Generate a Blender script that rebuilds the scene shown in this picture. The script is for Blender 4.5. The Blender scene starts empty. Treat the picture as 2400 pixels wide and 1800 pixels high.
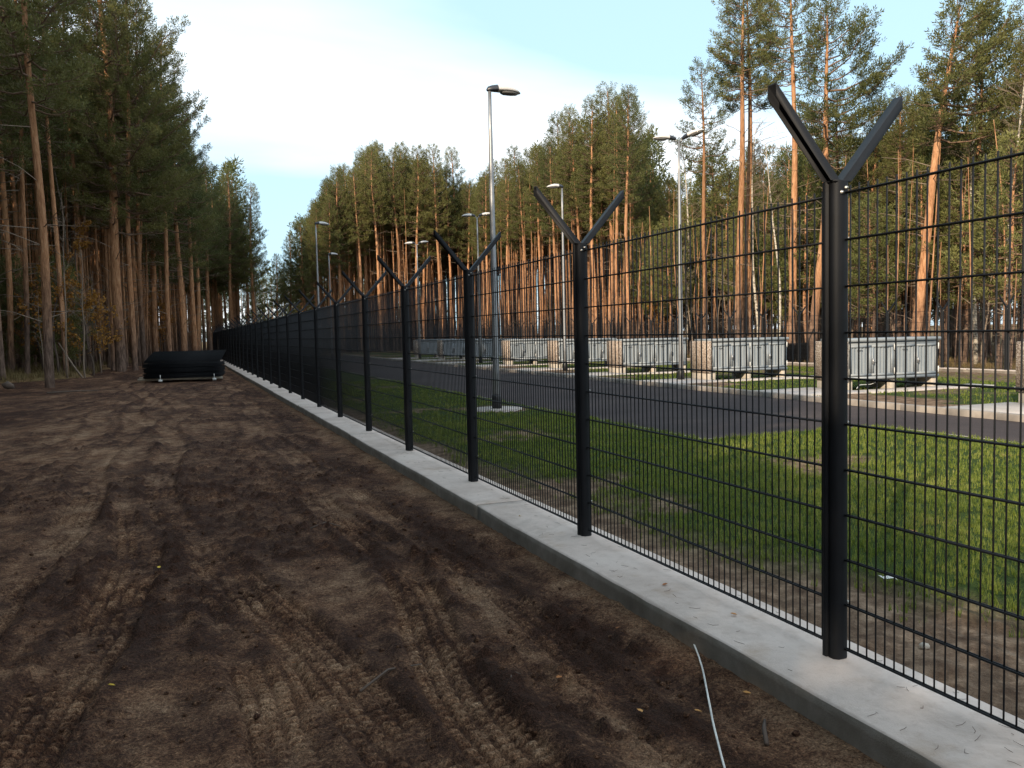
import bpy, math, random
import numpy as np
from mathutils import Vector, Matrix

# ------------------------------------------------------------------ camera, sky, sun, exposure
SC = bpy.context.scene
COL = SC.collection
PI = math.pi
R = math.radians

F_PX, YAW, PITCH, ROLL, CAMH = 1980.65, 0.372123, -0.0607294, -0.022267, 1.47588
cam = bpy.data.cameras.new('camera')
cam.sensor_width = 36.0
cam.lens = 36.0 * F_PX / 2400.0
cam.clip_start = 0.05
cam.clip_end = 3000
camo = bpy.data.objects.new('camera', cam)
COL.objects.link(camo)
_f0 = Vector((math.sin(YAW), math.cos(YAW), 0)); _r0 = Vector((math.cos(YAW), -math.sin(YAW), 0)); _u0 = Vector((0, 0, 1))
_f = _f0 * math.cos(PITCH) + _u0 * math.sin(PITCH)
_u = -_f0 * math.sin(PITCH) + _u0 * math.cos(PITCH)
_r = _r0 * math.cos(ROLL) + _u * math.sin(ROLL)
_u = -_r0 * math.sin(ROLL) + _u * math.cos(ROLL)
camo.matrix_world = Matrix(((_r.x, _u.x, -_f.x, 0), (_r.y, _u.y, -_f.y, 0), (_r.z, _u.z, -_f.z, CAMH), (0, 0, 0, 1)))
SC.camera = camo

SUN_AZ, SUN_EL = R(50), R(25)            # the sun stands behind the viewer, to the left
SUN_POS = Vector((-math.sin(SUN_AZ) * math.cos(SUN_EL), -math.cos(SUN_AZ) * math.cos(SUN_EL), math.sin(SUN_EL)))

world = bpy.data.worlds.new('World')
SC.world = world
world.use_nodes = True
wt = world.node_tree
for n in list(wt.nodes):
    wt.nodes.remove(n)
w_out = wt.nodes.new('ShaderNodeOutputWorld')
w_bg = wt.nodes.new('ShaderNodeBackground')
w_bg.inputs['Strength'].default_value = 0.13
w_sky = wt.nodes.new('ShaderNodeTexSky')
w_sky.sky_type = 'NISHITA'
w_sky.sun_disc = False
w_sky.sun_elevation = SUN_EL
w_sky.sun_rotation = math.atan2(SUN_POS.x, SUN_POS.y)
w_sky.air_density = 1.0
w_sky.dust_density = 1.5
w_sky.ozone_density = 1.0
w_tc = wt.nodes.new('ShaderNodeTexCoord')
w_sep = wt.nodes.new('ShaderNodeSeparateXYZ')
wt.links.new(w_tc.outputs['Generated'], w_sep.inputs[0])
# cloud sheet: the view direction cut with a flat layer, so clouds flatten towards the horizon
w_z = wt.nodes.new('ShaderNodeMath'); w_z.operation = 'MAXIMUM'; w_z.inputs[1].default_value = 0.0
wt.links.new(w_sep.outputs['Z'], w_z.inputs[0])
w_z2 = wt.nodes.new('ShaderNodeMath'); w_z2.operation = 'ADD'; w_z2.inputs[1].default_value = 0.16
wt.links.new(w_z.outputs[0], w_z2.inputs[0])
w_dx = wt.nodes.new('ShaderNodeMath'); w_dx.operation = 'DIVIDE'
w_dy = wt.nodes.new('ShaderNodeMath'); w_dy.operation = 'DIVIDE'
wt.links.new(w_sep.outputs['X'], w_dx.inputs[0]); wt.links.new(w_z2.outputs[0], w_dx.inputs[1])
wt.links.new(w_sep.outputs['Y'], w_dy.inputs[0]); wt.links.new(w_z2.outputs[0], w_dy.inputs[1])
w_cmb = wt.nodes.new('ShaderNodeCombineXYZ')
wt.links.new(w_dx.outputs[0], w_cmb.inputs[0]); wt.links.new(w_dy.outputs[0], w_cmb.inputs[1])
w_map = wt.nodes.new('ShaderNodeMapping')
w_map.inputs['Location'].default_value = (10.8195, 10.9926, 0.0)
w_map.inputs['Rotation'].default_value = (0, 0, R(60))
w_map.inputs['Scale'].default_value = (0.34, 0.62, 1)
wt.links.new(w_cmb.outputs[0], w_map.inputs[0])
w_n = wt.nodes.new('ShaderNodeTexNoise')
w_n.inputs['Scale'].default_value = 1.0
w_n.inputs['Detail'].default_value = 7
w_n.inputs['Roughness'].default_value = 0.46
w_n.inputs['Distortion'].default_value = 0.35
wt.links.new(w_map.outputs[0], w_n.inputs['Vector'])
w_rmp = wt.nodes.new('ShaderNodeValToRGB')
w_rmp.color_ramp.elements[0].position = 0.46; w_rmp.color_ramp.elements[0].color = (0, 0, 0, 1)
w_rmp.color_ramp.elements[1].position = 0.70; w_rmp.color_ramp.elements[1].color = (1, 1, 1, 1)
wt.links.new(w_n.outputs['Fac'], w_rmp.inputs[0])
w_mix = wt.nodes.new('ShaderNodeMix'); w_mix.data_type = 'RGBA'
wt.links.new(w_rmp.outputs['Color'], w_mix.inputs['Factor'])
w_veil = wt.nodes.new('ShaderNodeMix'); w_veil.data_type = 'RGBA'      # thin high veil over the whole blue sky
w_veil.inputs['Factor'].default_value = 0.72
w_veil.inputs['B'].default_value = (4.4, 6.5, 7.9, 1)
wt.links.new(w_sky.outputs['Color'], w_veil.inputs['A'])
wt.links.new(w_veil.outputs['Result'], w_mix.inputs['A'])
w_mix.inputs['B'].default_value = (9.4, 9.5, 9.6, 1)
wt.links.new(w_mix.outputs['Result'], w_bg.inputs['Color'])
wt.links.new(w_bg.outputs[0], w_out.inputs['Surface'])

sun = bpy.data.lights.new('sun', 'SUN')
sun.energy = 5.0
sun.angle = R(0.55)
sun.color = (1.0, 0.83, 0.62)
suno = bpy.data.objects.new('sun', sun)
COL.objects.link(suno)
suno.rotation_euler = SUN_POS.to_track_quat('Z', 'Y').to_euler()
suno.location = SUN_POS * 80

SC.view_settings.view_transform = 'Standard'
SC.view_settings.look = 'None'
SC.view_settings.gamma = 1.0
SC.view_settings.exposure = 0.42
SC.view_settings.use_curve_mapping = False
SC.cycles.max_bounces = 6
SC.cycles.diffuse_bounces = 3
SC.cycles.glossy_bounces = 2
SC.cycles.transmission_bounces = 3
SC.cycles.transparent_max_bounces = 6
SC.cycles.caustics_reflective = False
SC.cycles.caustics_refractive = False

rng = np.random.default_rng(11)
random.seed(5)

# ------------------------------------------------------------------ helpers
def tag(o, label=None, cat=None, group=None, kind=None):
    if label: o['label'] = label
    if cat: o['category'] = cat
    if group: o['group'] = group
    if kind: o['kind'] = kind
    return o

def empty(name, loc=(0, 0, 0), rz=0.0, scale=1.0):
    o = bpy.data.objects.new(name, None)
    o.location = loc
    o.rotation_euler = (0, 0, rz)
    o.scale = (scale, scale, scale)
    o.empty_display_size = 0.2
    COL.objects.link(o)
    return o

def mesh_np(name, V, faces_list, mats=(), smooth=False, mat_ids=None):
    """V (n,3); faces_list: list of int arrays (m,k)."""
    me = bpy.data.meshes.new(name)
    V = np.asarray(V, np.float32)
    me.vertices.add(len(V))
    me.vertices.foreach_set('co', V.ravel())
    loops = []; starts = []; totals = []
    st = 0
    for Fa in faces_list:
        Fa = np.asarray(Fa, np.int32)
        if len(Fa) == 0: continue
        k = Fa.shape[1]
        loops.append(Fa.ravel())
        starts.append(st + np.arange(len(Fa)) * k)
        totals.append(np.full(len(Fa), k))
        st += len(Fa) * k
    loops = np.concatenate(loops); starts = np.concatenate(starts); totals = np.concatenate(totals)
    me.loops.add(len(loops)); me.loops.foreach_set('vertex_index', loops.astype(np.int32))
    me.polygons.add(len(starts))
    me.polygons.foreach_set('loop_start', starts.astype(np.int32))
    me.polygons.foreach_set('loop_total', totals.astype(np.int32))
    for m in mats: me.materials.append(m)
    if mat_ids is not None: me.polygons.foreach_set('material_index', np.asarray(mat_ids, np.int32))
    if smooth: me.polygons.foreach_set('use_smooth', np.ones(len(starts), bool))
    me.update(calc_edges=True)
    me.validate()
    return me

def link(name, me, parent=None, loc=(0, 0, 0), rot=(0, 0, 0)):
    o = bpy.data.objects.new(name, me)
    o.location = loc
    o.rotation_euler = rot
    COL.objects.link(o)
    if parent is not None: o.parent = parent
    return o

class MB:
    """collects quads and triangles for one mesh"""
    def __init__(s):
        s.v = []; s.q = []; s.t = []; s.n = 0; s.qm = []; s.tm = []
    def add(s, V, Q=None, T=None, m=0):
        V = np.asarray(V, float)
        if Q is not None and len(Q):
            Q = np.asarray(Q, int) + s.n; s.q.append(Q); s.qm.append(np.full(len(Q), m))
        if T is not None and len(T):
            T = np.asarray(T, int) + s.n; s.t.append(T); s.tm.append(np.full(len(T), m))
        s.v.append(V); s.n += len(V)
        return s
    def box(s, x0, x1, y0, y1, z0, z1, m=0, M=None):
        V = np.array([(x, y, z) for z in (z0, z1) for y in (y0, y1) for x in (x0, x1)], float)
        if M is not None:
            V = V @ np.array(M.to_3x3()).T + np.array(M.translation)
        Q = [(0, 2, 3, 1), (4, 5, 7, 6), (0, 1, 5, 4), (2, 6, 7, 3), (0, 4, 6, 2), (1, 3, 7, 5)]
        return s.add(V, Q, m=m)
    def bevbox(s, x0, x1, y0, y1, z0, z1, b=0.01, m=0):
        """box with its vertical and top edges chamfered"""
        def ring(i, z): return [(x0+i+b, y0+i, z), (x1-i-b, y0+i, z), (x1-i, y0+i+b, z), (x1-i, y1-i-b, z), (x1-i-b, y1-i, z), (x0+i+b, y1-i, z), (x0+i, y1-i-b, z), (x0+i, y0+i+b, z)]
        V = ring(0, z0) + ring(0, z1 - b) + ring(b, z1)
        Q = []
        for r in (0, 8):
            for i in range(8):
                j = (i + 1) % 8
                Q.append((r + i, r + j, r + 8 + j, r + 8 + i))
        s.add(V, Q, m=m)
        k = s.n - 8
        s.t.append(np.array([(k, k + i, k + i + 1) for i in range(1, 7)])); s.tm.append(np.full(6, m))
        k0 = s.n - 24
        s.t.append(np.array([(k0, k0 + i + 1, k0 + i) for i in range(1, 7)])); s.tm.append(np.full(6, m))
        return s
    def tube(s, P, rad, n=6, cap=True, m=0):
        P = np.asarray(P, float); k = len(P)
        rad = np.broadcast_to(np.asarray(rad, float), (k,))
        T = np.gradient(P, axis=0); T /= np.linalg.norm(T, axis=1)[:, None] + 1e-9
        ref = np.array([0, 0, 1.0]) if abs(T[0, 2]) < 0.9 else np.array([1.0, 0, 0])
        A = np.cross(T, ref); A /= np.linalg.norm(A, axis=1)[:, None] + 1e-9
        B = np.cross(T, A)
        a = np.arange(n) * 2 * PI / n
        V = P[:, None, :] + rad[:, None, None] * (A[:, None, :] * np.cos(a)[None, :, None] + B[:, None, :] * np.sin(a)[None, :, None])
        i = np.arange(n); j = (i + 1) % n
        Q = np.concatenate([np.stack([r * n + i, (r + 1) * n + i, (r + 1) * n + j, r * n + j], 1) for r in range(k - 1)])
        Tt = []
        if cap and n > 2:
            Tt = [(0, q, q + 1) for q in range(1, n - 1)] + [((k - 1) * n, (k - 1) * n + q + 1, (k - 1) * n + q) for q in range(1, n - 1)]
        return s.add(V.reshape(-1, 3), Q, Tt, m=m)
    def build(s, name, mats, smooth=False):
        if not isinstance(mats, (list, tuple)): mats = [mats]
        V = np.concatenate(s.v)
        fl = []; ids = []
        if s.q: fl.append(np.concatenate(s.q)); ids.append(np.concatenate(s.qm))
        if s.t: fl.append(np.concatenate(s.t)); ids.append(np.concatenate(s.tm))
        return mesh_np(name, V, fl, mats, smooth, np.concatenate(ids))

def _hash(ix, iy, seed):
    h = (ix.astype(np.int64) * 374761393 + iy.astype(np.int64) * 668265263 + seed * 1442695041) & 0xffffffff
    h = ((h ^ (h >> 13)) * 1274126177) & 0xffffffff
    h = (h ^ (h >> 16)) & 0xffffffff
    return h.astype(np.float64) / 4294967295.0
def vnoise(x, y, seed=0):
    x = np.asarray(x, float); y = np.asarray(y, float)
    ix = np.floor(x); iy = np.floor(y); fx = x - ix; fy = y - iy
    ux = fx * fx * (3 - 2 * fx); uy = fy * fy * (3 - 2 * fy)
    a = _hash(ix, iy, seed); b = _hash(ix + 1, iy, seed); c = _hash(ix, iy + 1, seed); d = _hash(ix + 1, iy + 1, seed)
    return (a + (b - a) * ux) * (1 - uy) + (c + (d - c) * ux) * uy
def fbm(x, y, seed=0, oct=4, gain=0.5):
    t = 0; amp = 1; s = 0
    x = np.asarray(x, float); y = np.asarray(y, float)
    for o in range(oct):
        c, sn = math.cos(0.6 * o), math.sin(0.6 * o)
        t = t + amp * vnoise((x * c - y * sn) * 2 ** o + 17.3 * o, (x * sn + y * c) * 2 ** o - 9.1 * o, seed + o)
        s += amp; amp *= gain
    return t / s
def sstep(a, b, x):
    t = np.clip((x - a) / (b - a), 0, 1)
    return t * t * (3 - 2 * t)

def grid_mesh(name, xs, ys, zf, mat, attr=None, smooth=True):
    X, Y = np.meshgrid(xs, ys)
    Z = zf(X, Y) if callable(zf) else zf
    nx, ny = len(xs), len(ys)
    V = np.stack([X, Y, Z], -1).reshape(-1, 3)
    idx = np.arange(nx * ny).reshape(ny, nx)
    Q = np.stack([idx[:-1, :-1], idx[:-1, 1:], idx[1:, 1:], idx[1:, :-1]], -1).reshape(-1, 4)
    me = mesh_np(name, V, [Q], [mat], smooth)
    if attr:
        for k, A in attr.items():
            a = me.attributes.new(k, 'FLOAT', 'POINT')
            a.data.foreach_set('value', np.asarray(A, np.float32).ravel())
    return me

# ------------------------------------------------------------------ materials
def newmat(name):
    m = bpy.data.materials.new(name); m.use_nodes = True
    nt = m.node_tree
    for n in list(nt.nodes): nt.nodes.remove(n)
    out = nt.nodes.new('ShaderNodeOutputMaterial')
    b = nt.nodes.new('ShaderNodeBsdfPrincipled')
    nt.links.new(b.outputs[0], out.inputs[0])
    return m, nt, b, out
def N(nt, t, **kw):
    n = nt.nodes.new(t)
    for k, v in kw.items():
        if k in n.inputs: n.inputs[k].default_value = v
        else: setattr(n, k, v)
    return n
def noise(nt, scale, detail=4, rough=0.55, vec=None, dist=0.0):
    n = N(nt, 'ShaderNodeTexNoise'); n.inputs['Scale'].default_value = scale; n.inputs['Detail'].default_value = detail
    n.inputs['Roughness'].default_value = rough; n.inputs['Distortion'].default_value = dist
    if vec is not None: nt.links.new(vec, n.inputs['Vector'])
    return n
def ramp(nt, fac, stops):
    r = N(nt, 'ShaderNodeValToRGB'); e = r.color_ramp.elements
    while len(e) < len(stops): e.new(0.5)
    for q, (p, c) in zip(e, stops):
        q.position = p; q.color = (c[0], c[1], c[2], 1) if len(c) == 3 else c
    nt.links.new(fac, r.inputs[0]); return r
def mixc(nt, fac, a, b, blend='MIX'):
    n = N(nt, 'ShaderNodeMix', data_type='RGBA', blend_type=blend)
    for sock, v in (('Factor', fac), ('A', a), ('B', b)):
        if isinstance(v, (int, float)): n.inputs[sock].default_value = v
        elif isinstance(v, tuple): n.inputs[sock].default_value = (*v[:3], 1)
        else: nt.links.new(v, n.inputs[sock])
    return n.outputs['Result']
def math_(nt, op, a, b=None, clamp=False):
    n = N(nt, 'ShaderNodeMath', operation=op); n.use_clamp = clamp
    for i, v in enumerate((a, b)):
        if v is None: continue
        if isinstance(v, (int, float)): n.inputs[i].default_value = v
        else: nt.links.new(v, n.inputs[i])
    return n.outputs[0]
def bump(nt, b, h, strength=0.5, dist=0.02):
    n = N(nt, 'ShaderNodeBump'); n.inputs['Strength'].default_value = strength; n.inputs['Distance'].default_value = dist
    nt.links.new(h, n.inputs['Height']); nt.links.new(n.outputs[0], b.inputs['Normal']); return n
def objco(nt): return N(nt, 'ShaderNodeTexCoord').outputs['Object']
def pos(nt): return N(nt, 'ShaderNodeNewGeometry').outputs['Position']
def plain(name, c, rough=0.6, metal=0.0, var=0.12, scale=6.0, bmp=0.0, bscale=60):
    m, nt, b, out = newmat(name)
    n = noise(nt, scale, 5, 0.6, objco(nt))
    lo = tuple(x * (1 - var) for x in c); hi = tuple(min(1, x * (1 + var)) for x in c)
    r = ramp(nt, n.outputs['Fac'], [(0.3, lo), (0.7, hi)])
    nt.links.new(r.outputs[0], b.inputs['Base Color'])
    b.inputs['Roughness'].default_value = rough; b.inputs['Metallic'].default_value = metal
    if bmp:
        n2 = noise(nt, bscale, 4, 0.6, objco(nt)); bump(nt, b, n2.outputs['Fac'], bmp, 0.01)
    return m

M = {}
M['coated'] = plain('dark_powder_coat', (0.0060, 0.0068, 0.0092), 0.62, 0.0, 0.25, 9, 0.08, 300)
M['coated'].node_tree.nodes['Principled BSDF'].inputs['Specular IOR Level'].default_value = 0.30
M['bolt'] = plain('zinc_bolt', (0.45, 0.43, 0.40), 0.4, 0.8)
M['galv'] = plain('galvanised_steel', (0.27, 0.275, 0.285), 0.42, 0.6, 0.15, 12)
M['lamp_shell'] = plain('lamp_shell_grey', (0.52, 0.50, 0.49), 0.45, 0.0, 0.05)
M['lamp_dark'] = plain('lamp_collar_dark', (0.02, 0.022, 0.03), 0.4)
M['lamp_glass'] = plain('lamp_lens', (0.12, 0.115, 0.11), 0.12)
M['black_sleeve'] = plain('black_base_sleeve', (0.012, 0.012, 0.013), 0.5)
M['white_plastic'] = plain('white_plastic', (0.6, 0.6, 0.58), 0.4, 0, 0.1, 20)
M['white_dirty'] = plain('white_conduit', (0.62, 0.60, 0.56), 0.45, 0, 0.3, 9)
M['timber'] = plain('raw_timber', (0.42, 0.36, 0.28), 0.8, 0, 0.25, 8)
M['twig'] = plain('dead_twig', (0.095, 0.068, 0.052), 0.9, 0, 0.3, 5)
M['branch'] = plain('pine_branch', (0.17, 0.105, 0.068), 0.9, 0, 0.3, 3)
M['grey_twig'] = plain('grey_dead_branch', (0.20, 0.150, 0.110), 0.9, 0, 0.3, 3)

def mk_concrete():
    m, nt, b, out = newmat('cast_concrete')
    p = pos(nt)
    n1 = noise(nt, 1.3, 6, 0.62, p); n2 = noise(nt, 14, 5, 0.7, p); n3 = noise(nt, 130, 3, 0.6, p)
    c1 = ramp(nt, n1.outputs['Fac'], [(0.3, (0.45, 0.365, 0.315)), (0.5, (0.56, 0.465, 0.41)), (0.72, (0.62, 0.53, 0.475))])
    c2 = ramp(nt, n2.outputs['Fac'], [(0.28, (0.80, 0.77, 0.74)), (0.5, (1, 1, 1)), (0.8, (1.03, 1.02, 1.0))])
    col = mixc(nt, 0.75, c1.outputs[0], c2.outputs[0], 'MULTIPLY')
    # sand splashes; vertical faces take a darker mottled brown
    s = noise(nt, 3.1, 4, 0.6, p); sm = ramp(nt, s.outputs['Fac'], [(0.56, (0, 0, 0)), (0.72, (1, 1, 1))])
    col = mixc(nt, math_(nt, 'MULTIPLY', sm.outputs[0], 0.55), col, (0.38, 0.27, 0.19))
    ds = noise(nt, 0.8, 6, 0.7, p, 0.6); dm_ = ramp(nt, ds.outputs['Fac'], [(0.52, (1, 1, 1)), (0.66, (0.66, 0.64, 0.62))])
    col = mixc(nt, 0.8, col, dm_.outputs[0], 'MULTIPLY')
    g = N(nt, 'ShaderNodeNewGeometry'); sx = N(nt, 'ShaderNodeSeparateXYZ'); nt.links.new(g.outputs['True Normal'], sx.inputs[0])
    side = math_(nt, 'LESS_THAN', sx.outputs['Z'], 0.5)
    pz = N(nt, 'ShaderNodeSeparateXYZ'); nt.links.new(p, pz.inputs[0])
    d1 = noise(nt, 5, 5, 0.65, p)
    side_tone = ramp(nt, d1.outputs['Fac'], [(0.3, (0.085, 0.072, 0.055)), (0.55, (0.15, 0.13, 0.105)), (0.75, (0.22, 0.195, 0.17))])
    col = mixc(nt, math_(nt, 'MULTIPLY', side, 0.9), col, side_tone.outputs[0])
    nt.links.new(col, b.inputs['Base Color']); b.inputs['Roughness'].default_value = 0.85
    h = math_(nt, 'ADD', n2.outputs['Fac'], math_(nt, 'MULTIPLY', n3.outputs['Fac'], 0.5))
    bump(nt, b, h, 0.35, 0.01)
    return m
M['concrete'] = mk_concrete()

def mk_paving():
    m, nt, b, out = newmat('pale_paving')
    p = pos(nt)
    n1 = noise(nt, 1.5, 5, 0.6, p); n2 = noise(nt, 40, 3, 0.6, p)
    c = ramp(nt, n1.outputs['Fac'], [(0.3, (0.36, 0.30, 0.26)), (0.7, (0.47, 0.40, 0.355))])
    col = mixc(nt, 0.4, c.outputs[0], n2.outputs['Color'], 'OVERLAY')
    hs = N(nt, 'ShaderNodeHueSaturation'); hs.inputs['Saturation'].default_value = 0.75; nt.links.new(col, hs.inputs['Color'])
    nt.links.new(hs.outputs[0], b.inputs['Base Color']); b.inputs['Roughness'].default_value = 0.9
    bump(nt, b, n2.outputs['Fac'], 0.3, 0.01)
    return m
M['paving'] = mk_paving()
M['kerbstone'] = plain('kerb_concrete', (0.27, 0.235, 0.205), 0.9, 0, 0.25, 3, 0.3, 60)

def mk_pebble():
    m, nt, b, out = newmat('pebbledash')
    p = objco(nt)
    v = N(nt, 'ShaderNodeTexVoronoi'); v.inputs['Scale'].default_value = 55; nt.links.new(p, v.inputs['Vector'])
    sp = N(nt, 'ShaderNodeSeparateColor'); nt.links.new(v.outputs['Color'], sp.inputs[0])
    c = ramp(nt, sp.outputs[0], [(0.0, (0.16, 0.105, 0.075)), (0.35, (0.30, 0.22, 0.165)), (0.65, (0.44, 0.35, 0.28)), (1.0, (0.62, 0.55, 0.48))])
    nt.links.new(c.outputs[0], b.inputs['Base Color']); b.inputs['Roughness'].default_value = 0.85
    inv = math_(nt, 'SUBTRACT', 1.0, v.outputs['Distance'])
    bump(nt, b, inv, 0.8, 0.02)
    return m
M['pebble'] = mk_pebble()

def mk_asphalt():
    m, nt, b, out = newmat('asphalt')
    p = pos(nt)
    n1 = noise(nt, 0.45, 6, 0.62, p); n2 = noise(nt, 90, 3, 0.7, p); n3 = noise(nt, 6, 5, 0.6, p)
    c = ramp(nt, n1.outputs['Fac'], [(0.3, (0.040, 0.032, 0.033)), (0.55, (0.058, 0.046, 0.046)), (0.75, (0.088, 0.068, 0.062))])
    g = ramp(nt, n2.outputs['Fac'], [(0.35, (0.55, 0.55, 0.55)), (0.6, (1.05, 1.05, 1.05)), (0.75, (2.0, 1.95, 1.9))])
    col = mixc(nt, 0.8, c.outputs[0], g.outputs[0], 'MULTIPLY')
    d = ramp(nt, n3.outputs['Fac'], [(0.62, (0, 0, 0)), (0.8, (1, 1, 1))])
    col = mixc(nt, math_(nt, 'MULTIPLY', d.outputs[0], 0.5), col, (0.13, 0.09, 0.065))
    nt.links.new(col, b.inputs['Base Color']); b.inputs['Roughness'].default_value = 0.9; b.inputs['Specular IOR Level'].default_value = 0.15
    bump(nt, b, n2.outputs['Fac'], 0.4, 0.006)
    return m
M['asphalt'] = mk_asphalt()

def mk_dirt():
    m, nt, b, out = newmat('churned_soil')
    p = pos(nt)
    a = N(nt, 'ShaderNodeAttribute'); a.attribute_name = 'sand'
    n1 = noise(nt, 9, 6, 0.68, p); n2 = noise(nt, 42, 5, 0.7, p); n3 = noise(nt, 190, 4, 0.7, p); n4 = noise(nt, 2.2, 5, 0.6, p)
    f = math_(nt, 'ADD', a.outputs['Fac'], math_(nt, 'MULTIPLY', math_(nt, 'SUBTRACT', n1.outputs['Fac'], 0.5), 1.0))
    f = math_(nt, 'ADD', f, math_(nt, 'MULTIPLY', math_(nt, 'SUBTRACT', n2.outputs['Fac'], 0.5), 1.35))
    c = ramp(nt, f, [(0.08, (0.056, 0.0275, 0.0180)), (0.36, (0.126, 0.067, 0.041)), (0.54, (0.212, 0.122, 0.074)), (0.78, (0.315, 0.198, 0.124)), (1.0, (0.46, 0.31, 0.20))])
    g = ramp(nt, n3.outputs['Fac'], [(0.3, (0.45, 0.43, 0.41)), (0.52, (1, 1, 1)), (0.72, (1.45, 1.42, 1.38))])
    col = mixc(nt, 0.75, c.outputs[0], g.outputs[0], 'MULTIPLY')
    sp_ = noise(nt, 95, 2, 0.6, p); spk = ramp(nt, sp_.outputs['Fac'], [(0.36, (0.42, 0.40, 0.39)), (0.48, (0.95, 0.95, 0.95)), (0.58, (1.1, 1.1, 1.1)), (0.68, (1.75, 1.7, 1.6))])
    col = mixc(nt, 0.85, col, spk.outputs[0], 'MULTIPLY')
    red = ramp(nt, n4.outputs['Fac'], [(0.4, (1, 1, 1)), (0.7, (1.1, 0.93, 0.80))])
    col = mixc(nt, 0.6, col, red.outputs[0], 'MULTIPLY')
    nt.links.new(col, b.inputs['Base Color']); b.inputs['Roughness'].default_value = 0.95
    b.inputs['Specular IOR Level'].default_value = 0.15
    h = math_(nt, 'ADD', math_(nt, 'MULTIPLY', n2.outputs['Fac'], 1.0), math_(nt, 'MULTIPLY', n3.outputs['Fac'], 0.45))
    h = math_(nt, 'ADD', h, math_(nt, 'MULTIPLY', n1.outputs['Fac'], 1.4))
    h = math_(nt, 'ADD', h, math_(nt, 'MULTIPLY', sp_.outputs['Fac'], 0.8))
    bump(nt, b, h, 1.0, 0.034)
    return m
M['dirt'] = mk_dirt()

def mk_lawnsoil():
    m, nt, b, out = newmat('lawn_soil')
    p = pos(nt)
    a = N(nt, 'ShaderNodeAttribute'); a.attribute_name = 'grass'
    n1 = noise(nt, 7, 6, 0.65, p); n2 = noise(nt, 60, 4, 0.7, p)
    soil = ramp(nt, n1.outputs['Fac'], [(0.35, (0.085, 0.052, 0.034)), (0.5, (0.16, 0.105, 0.07)), (0.68, (0.32, 0.225, 0.155))])
    gr = ramp(nt, n2.outputs['Fac'], [(0.3, (0.018, 0.030, 0.008)), (0.7, (0.055, 0.085, 0.018))])
    col = mixc(nt, a.outputs['Fac'], soil.outputs[0], gr.outputs[0])
    g = ramp(nt, n2.outputs['Fac'], [(0.3, (0.6, 0.6, 0.6)), (0.6, (1, 1, 1)), (0.75, (1.3, 1.3, 1.3))])
    col = mixc(nt, 0.7, col, g.outputs[0], 'MULTIPLY')
    nt.links.new(col, b.inputs['Base Color']); b.inputs['Roughness'].default_value = 0.95
    b.inputs['Specular IOR Level'].default_value = 0.1
    bump(nt, b, math_(nt, 'ADD', n1.outputs['Fac'], n2.outputs['Fac']), 0.7, 0.02)
    return m
M['lawnsoil'] = mk_lawnsoil()

def mk_litter():
    m, nt, b, out = newmat('forest_litter')
    p = pos(nt)
    n1 = noise(nt, 0.7, 6, 0.65, p); n2 = noise(nt, 9, 6, 0.75, p); n3 = noise(nt, 40, 4, 0.7, p)
    c = ramp(nt, n2.outputs['Fac'], [(0.3, (0.055, 0.036, 0.022)), (0.48, (0.15, 0.092, 0.052)), (0.62, (0.29, 0.17, 0.085)), (0.75, (0.38, 0.27, 0.15))])
    g = ramp(nt, n1.outputs['Fac'], [(0.38, (0.10, 0.10, 0.035)), (0.62, (0.24, 0.145, 0.075))])
    col = mixc(nt, 0.5, c.outputs[0], g.outputs[0])
    nt.links.new(col, b.inputs['Base Color']); b.inputs['Roughness'].default_value = 0.95
    b.inputs['Specular IOR Level'].default_value = 0.1
    bump(nt, b, math_(nt, 'ADD', n2.outputs['Fac'], n3.outputs['Fac']), 1.0, 0.05)
    return m
M['litter'] = mk_litter()

def mk_leafy(name, c_lo, c_hi, trans=0.35, rnd=0.35, scale=1.3, rough=0.6, fine=0.0):
    m, nt, b, out = newmat(name)
    oi = N(nt, 'ShaderNodeObjectInfo')
    n = noise(nt, scale, 3, 0.6, objco(nt))
    f = math_(nt, 'ADD', math_(nt, 'MULTIPLY', n.outputs['Fac'], 1.0 - rnd), math_(nt, 'MULTIPLY', oi.outputs['Random'], rnd))
    if fine:
        n2 = noise(nt, 55, 1, 0.5, objco(nt)); f = math_(nt, 'ADD', f, math_(nt, 'MULTIPLY', math_(nt, 'SUBTRACT', n2.outputs['Fac'], 0.5), fine))
    col = ramp(nt, f, [(0.25, c_lo), (0.75, c_hi)] if not fine else [(0.22, c_lo), (0.70, c_hi), (0.92, (0.34, 0.28, 0.11))])
    nt.links.new(col.outputs[0], b.inputs['Base Color']); b.inputs['Roughness'].default_value = rough
    b.inputs['Specular IOR Level'].default_value = 0.25
    tr = N(nt, 'ShaderNodeBsdfTranslucent'); nt.links.new(col.outputs[0], tr.inputs['Color'])
    mx = N(nt, 'ShaderNodeMixShader'); mx.inputs[0].default_value = trans
    nt.links.new(b.outputs[0], mx.inputs[1]); nt.links.new(tr.outputs[0], mx.inputs[2]); nt.links.new(mx.outputs[0], out.inputs[0])
    return m
M['needle'] = mk_leafy('pine_needles', (0.070, 0.088, 0.030), (0.185, 0.172, 0.056), 0.34)
M['needle_young'] = mk_leafy('young_pine_needles', (0.100, 0.122, 0.038), (0.215, 0.205, 0.070), 0.34)
M['grass'] = mk_leafy('lawn_grass', (0.090, 0.135, 0.022), (0.235, 0.265, 0.050), 0.5, 0.0, 1.1, 0.5, 1.3)
M['dry_grass'] = mk_leafy('dry_forest_grass', (0.10, 0.085, 0.035), (0.26, 0.185, 0.085), 0.3, 0.0, 1.5, 0.8)
M['autumn'] = mk_leafy('autumn_leaves', (0.28, 0.115, 0.025), (0.42, 0.22, 0.045), 0.4, 0.3, 3)
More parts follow.
